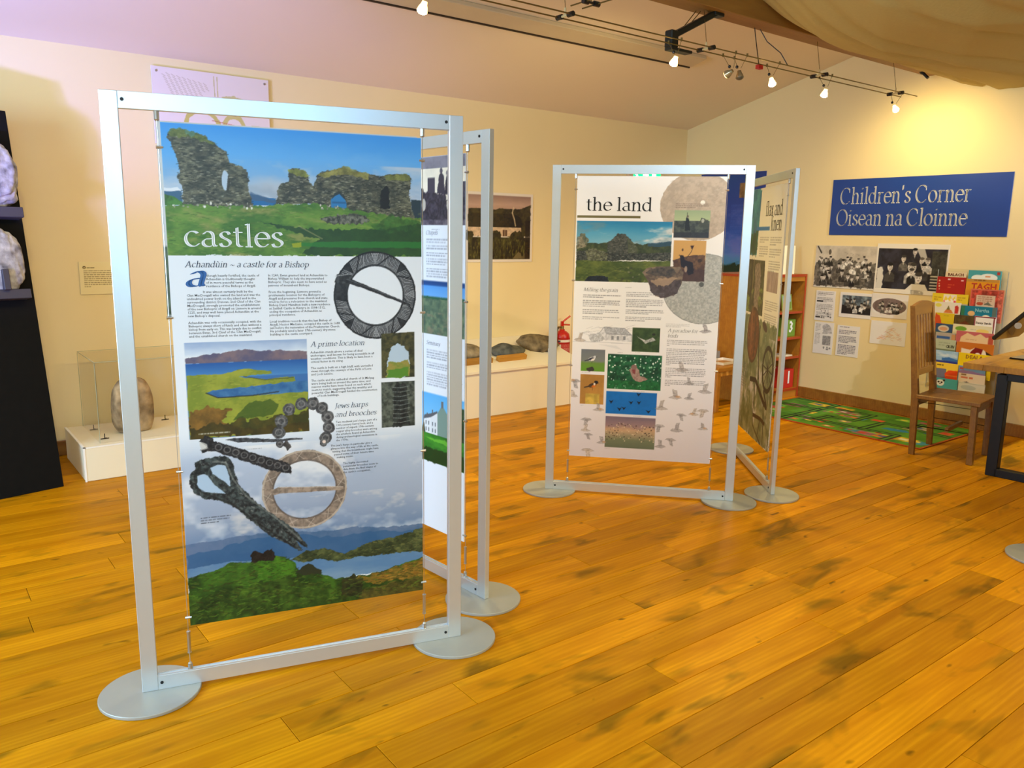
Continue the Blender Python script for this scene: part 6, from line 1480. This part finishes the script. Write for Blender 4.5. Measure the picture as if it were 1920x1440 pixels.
lamp(6.2, (7.2, 3.8, .55), 'unseen white spotlight added on the rear track to brighten the corner', 22.0 * KL, spread=46, z=2.85, y=-1.4, color=(.92, .94, 1.0))  # neutral lamp added, unseen, to whiten the lower right wall
# unseen purple floodlight, added for the wash on stones, wall and ceiling
pp = (0.42, 0.30, 1.0)
t = thing('coloured_floodlight', 'small unseen purple floodlight added on a stand at left', 'floodlight', (-.55, 4.2, 0))
MB().tube((0, 0, .02), (0, 0, 1.1), .015).build('pole', conn, t)
MB().lathe([(0, 0), (.16, 0), (.16, .02), (0, .02)], 24).build('foot', conn, t)
MB().box(-.1, .1, -.05, .05, 1.12, 1.28, bev=.01).build('head', conn, t)
MB().box(-.08, .08, .051, .055, 1.135, 1.265).build('lens', mat('purple_led', (.4, .3, 1, 1), .3, emit=(*pp, 1), estr=8), t)
spot('purple_flood_stones', (-.55, 4.30, 1.22), (.35, 5.5, 1.6), 42, 46, (0.25, 0.26, 1.0), .5, .05)
spot('purple_flood_ceiling', (-.75, 4.30, 1.25), (1.15, 5.75, 2.84), 210, 56, (0.20, 0.20, 1.0), .6, .05)

# black folding bracket under the beam
t = thing('ceiling_bracket', 'black angled projector bracket hanging below the roof beam', 'bracket', (4.27, 3.50, 2.95))
bk_ = mat('black_bracket', rgb(20, 26, 24), .45, metal=.2)
Bv = Vector((-.36, .03, -.185))
b = MB(); b.box(-.03, .03, -.03, .03, -.27, 0, bev=.004); 
q = Bv.to_track_quat('Z', 'Y').to_matrix().to_4x4()
MB().box(-.026, .026, -.018, .018, 0, Bv.length, bev=.004, mtx=q).build('arm', bk_, t)
MB().box(-.04, .05, -.03, .03, -.02, -.0005, bev=.003).build('mounting_plate', bk_, t); b.bm.free()
MB().box(Bv.x - .035, Bv.x + .03, Bv.y - .03, Bv.y + .03, Bv.z - .07, Bv.z + .03, bev=.006).box(Bv.x - .03, Bv.x + .16, Bv.y - .03, Bv.y + .03, Bv.z - .085, Bv.z - .068, bev=.003).build('head', bk_, t)
MB().tube((-.10, .04, -.001), (-.24, .06, -.15), .003, n=6).tube((-.13, .05, -.001), (-.27, .07, -.16), .003, n=6).build('stay_wires', trk, t)
# slim cable trunking on the sloping ceiling
t = thing('cable_trunking', 'long slim trunking with a dark shadow-gap bar running along the ceiling', 'trunking', (0, 4.93, ce(4.93)))
tr_m = mat('trunking_paint', rgb(206, 190, 160), .7)
sl_ = math.atan(SLOPE)
o = MB().box(-2.9, 5.72, -.17, 0, -.035, -.0015, bev=.004).build('cover', tr_m, t); o.rotation_euler = (-sl_, 0, 0)
o = MB().box(-2.9, 5.70, .001, .012, -.042, -.004).build('shadow_gap_bar', mat('shadow_gap_dark', rgb(54, 40, 28), .6), t); o.rotation_euler = (-sl_, 0, 0)  # dark bar stands in for the shadow gap along the trunking
# canvas swag slung below the roof between the beam and the next one
canvas = mat('canvas_fabric', rgb(186, 164, 98), .95, var=.05, scale=60, bump=.15)
nx, ny = 150, 130
V = []; F = []
SW = [(3.425, 2.965), (3.40, 2.925), (3.30, 2.868), (3.15, 2.815), (2.95, 2.775), (2.7, 2.755), (2.4, 2.755), (2.1, 2.78), (1.8, 2.83), (1.5, 2.93), (1.2, 3.07), (1.0, 3.2)]
def swag(u, v):
    """canvas: u along the beam from the open end to the gable, v from the beam towards the viewer"""
    x = 4.36 + 2.80 * u - .12 * math.sin(PI * v) * (1 - u)
    k = v * (len(SW) - 1); i = min(int(k), len(SW) - 2); f = k - i
    y = SW[i][0] * (1 - f) + SW[i + 1][0] * f; z = SW[i][1] * (1 - f) + SW[i + 1][1] * f
    z += .36 * math.exp(-((u + .02) / .17) ** 1.4) * math.sin(PI * min(1, .10 + v)) ** .5
    z += (.008 * math.sin(7 * u + 9 * v) + .034 * abs(math.sin(8 * v - 5.5 * u)) ** .6 + .014 * abs(math.sin(9 * u + 17 * v)) ** .7 - .03) * math.sin(PI * v)
    for a_, b_, c_, h_ in ((.16, .05, .10, .022), (.26, .16, .16, .030), (.36, .02, .34, .026), (.47, .22, .10, .024), (.12, .30, -.10, .018), (.58, .10, .30, .02)):
        z += h_ * math.exp(-((v - a_ - b_ * u - c_ * u * u) / .016) ** 2) * min(1, 4 * u) - .4 * h_ * math.exp(-((v - a_ - .03 - b_ * u - c_ * u * u) / .02) ** 2) * min(1, 4 * u)
    z += .035 * math.exp(-(u / .04) ** 2) * math.sin(16 * v)
    return (x, y, z)
for j in range(ny + 1):
    for i in range(nx + 1): V.append(swag(i / nx, j / ny))
for j in range(ny):
    for i in range(nx): k = j * (nx + 1) + i; F.append((k, k + 1, k + nx + 2, k + nx + 1))
o = raw_mesh('canvas_swag', V, F, canvas); o.data.polygons.foreach_set('use_smooth', [True] * len(F))
md = o.modifiers.new('thickness', 'SOLIDIFY'); md.thickness = .004
tag(o, 'large sagging beige canvas swag slung under the roof at upper right', 'canopy')

tag(MB().tube((0, 0, 0), (0, -.05, -.05), .012, n=10).tube((0, .02, .02), (0, -.002, -.002), .018, n=10).build('beam_peg', conn, None, loc=(6.98, 3.52, 2.945)), 'short dark peg sticking out under the wall end of the beam', 'peg')
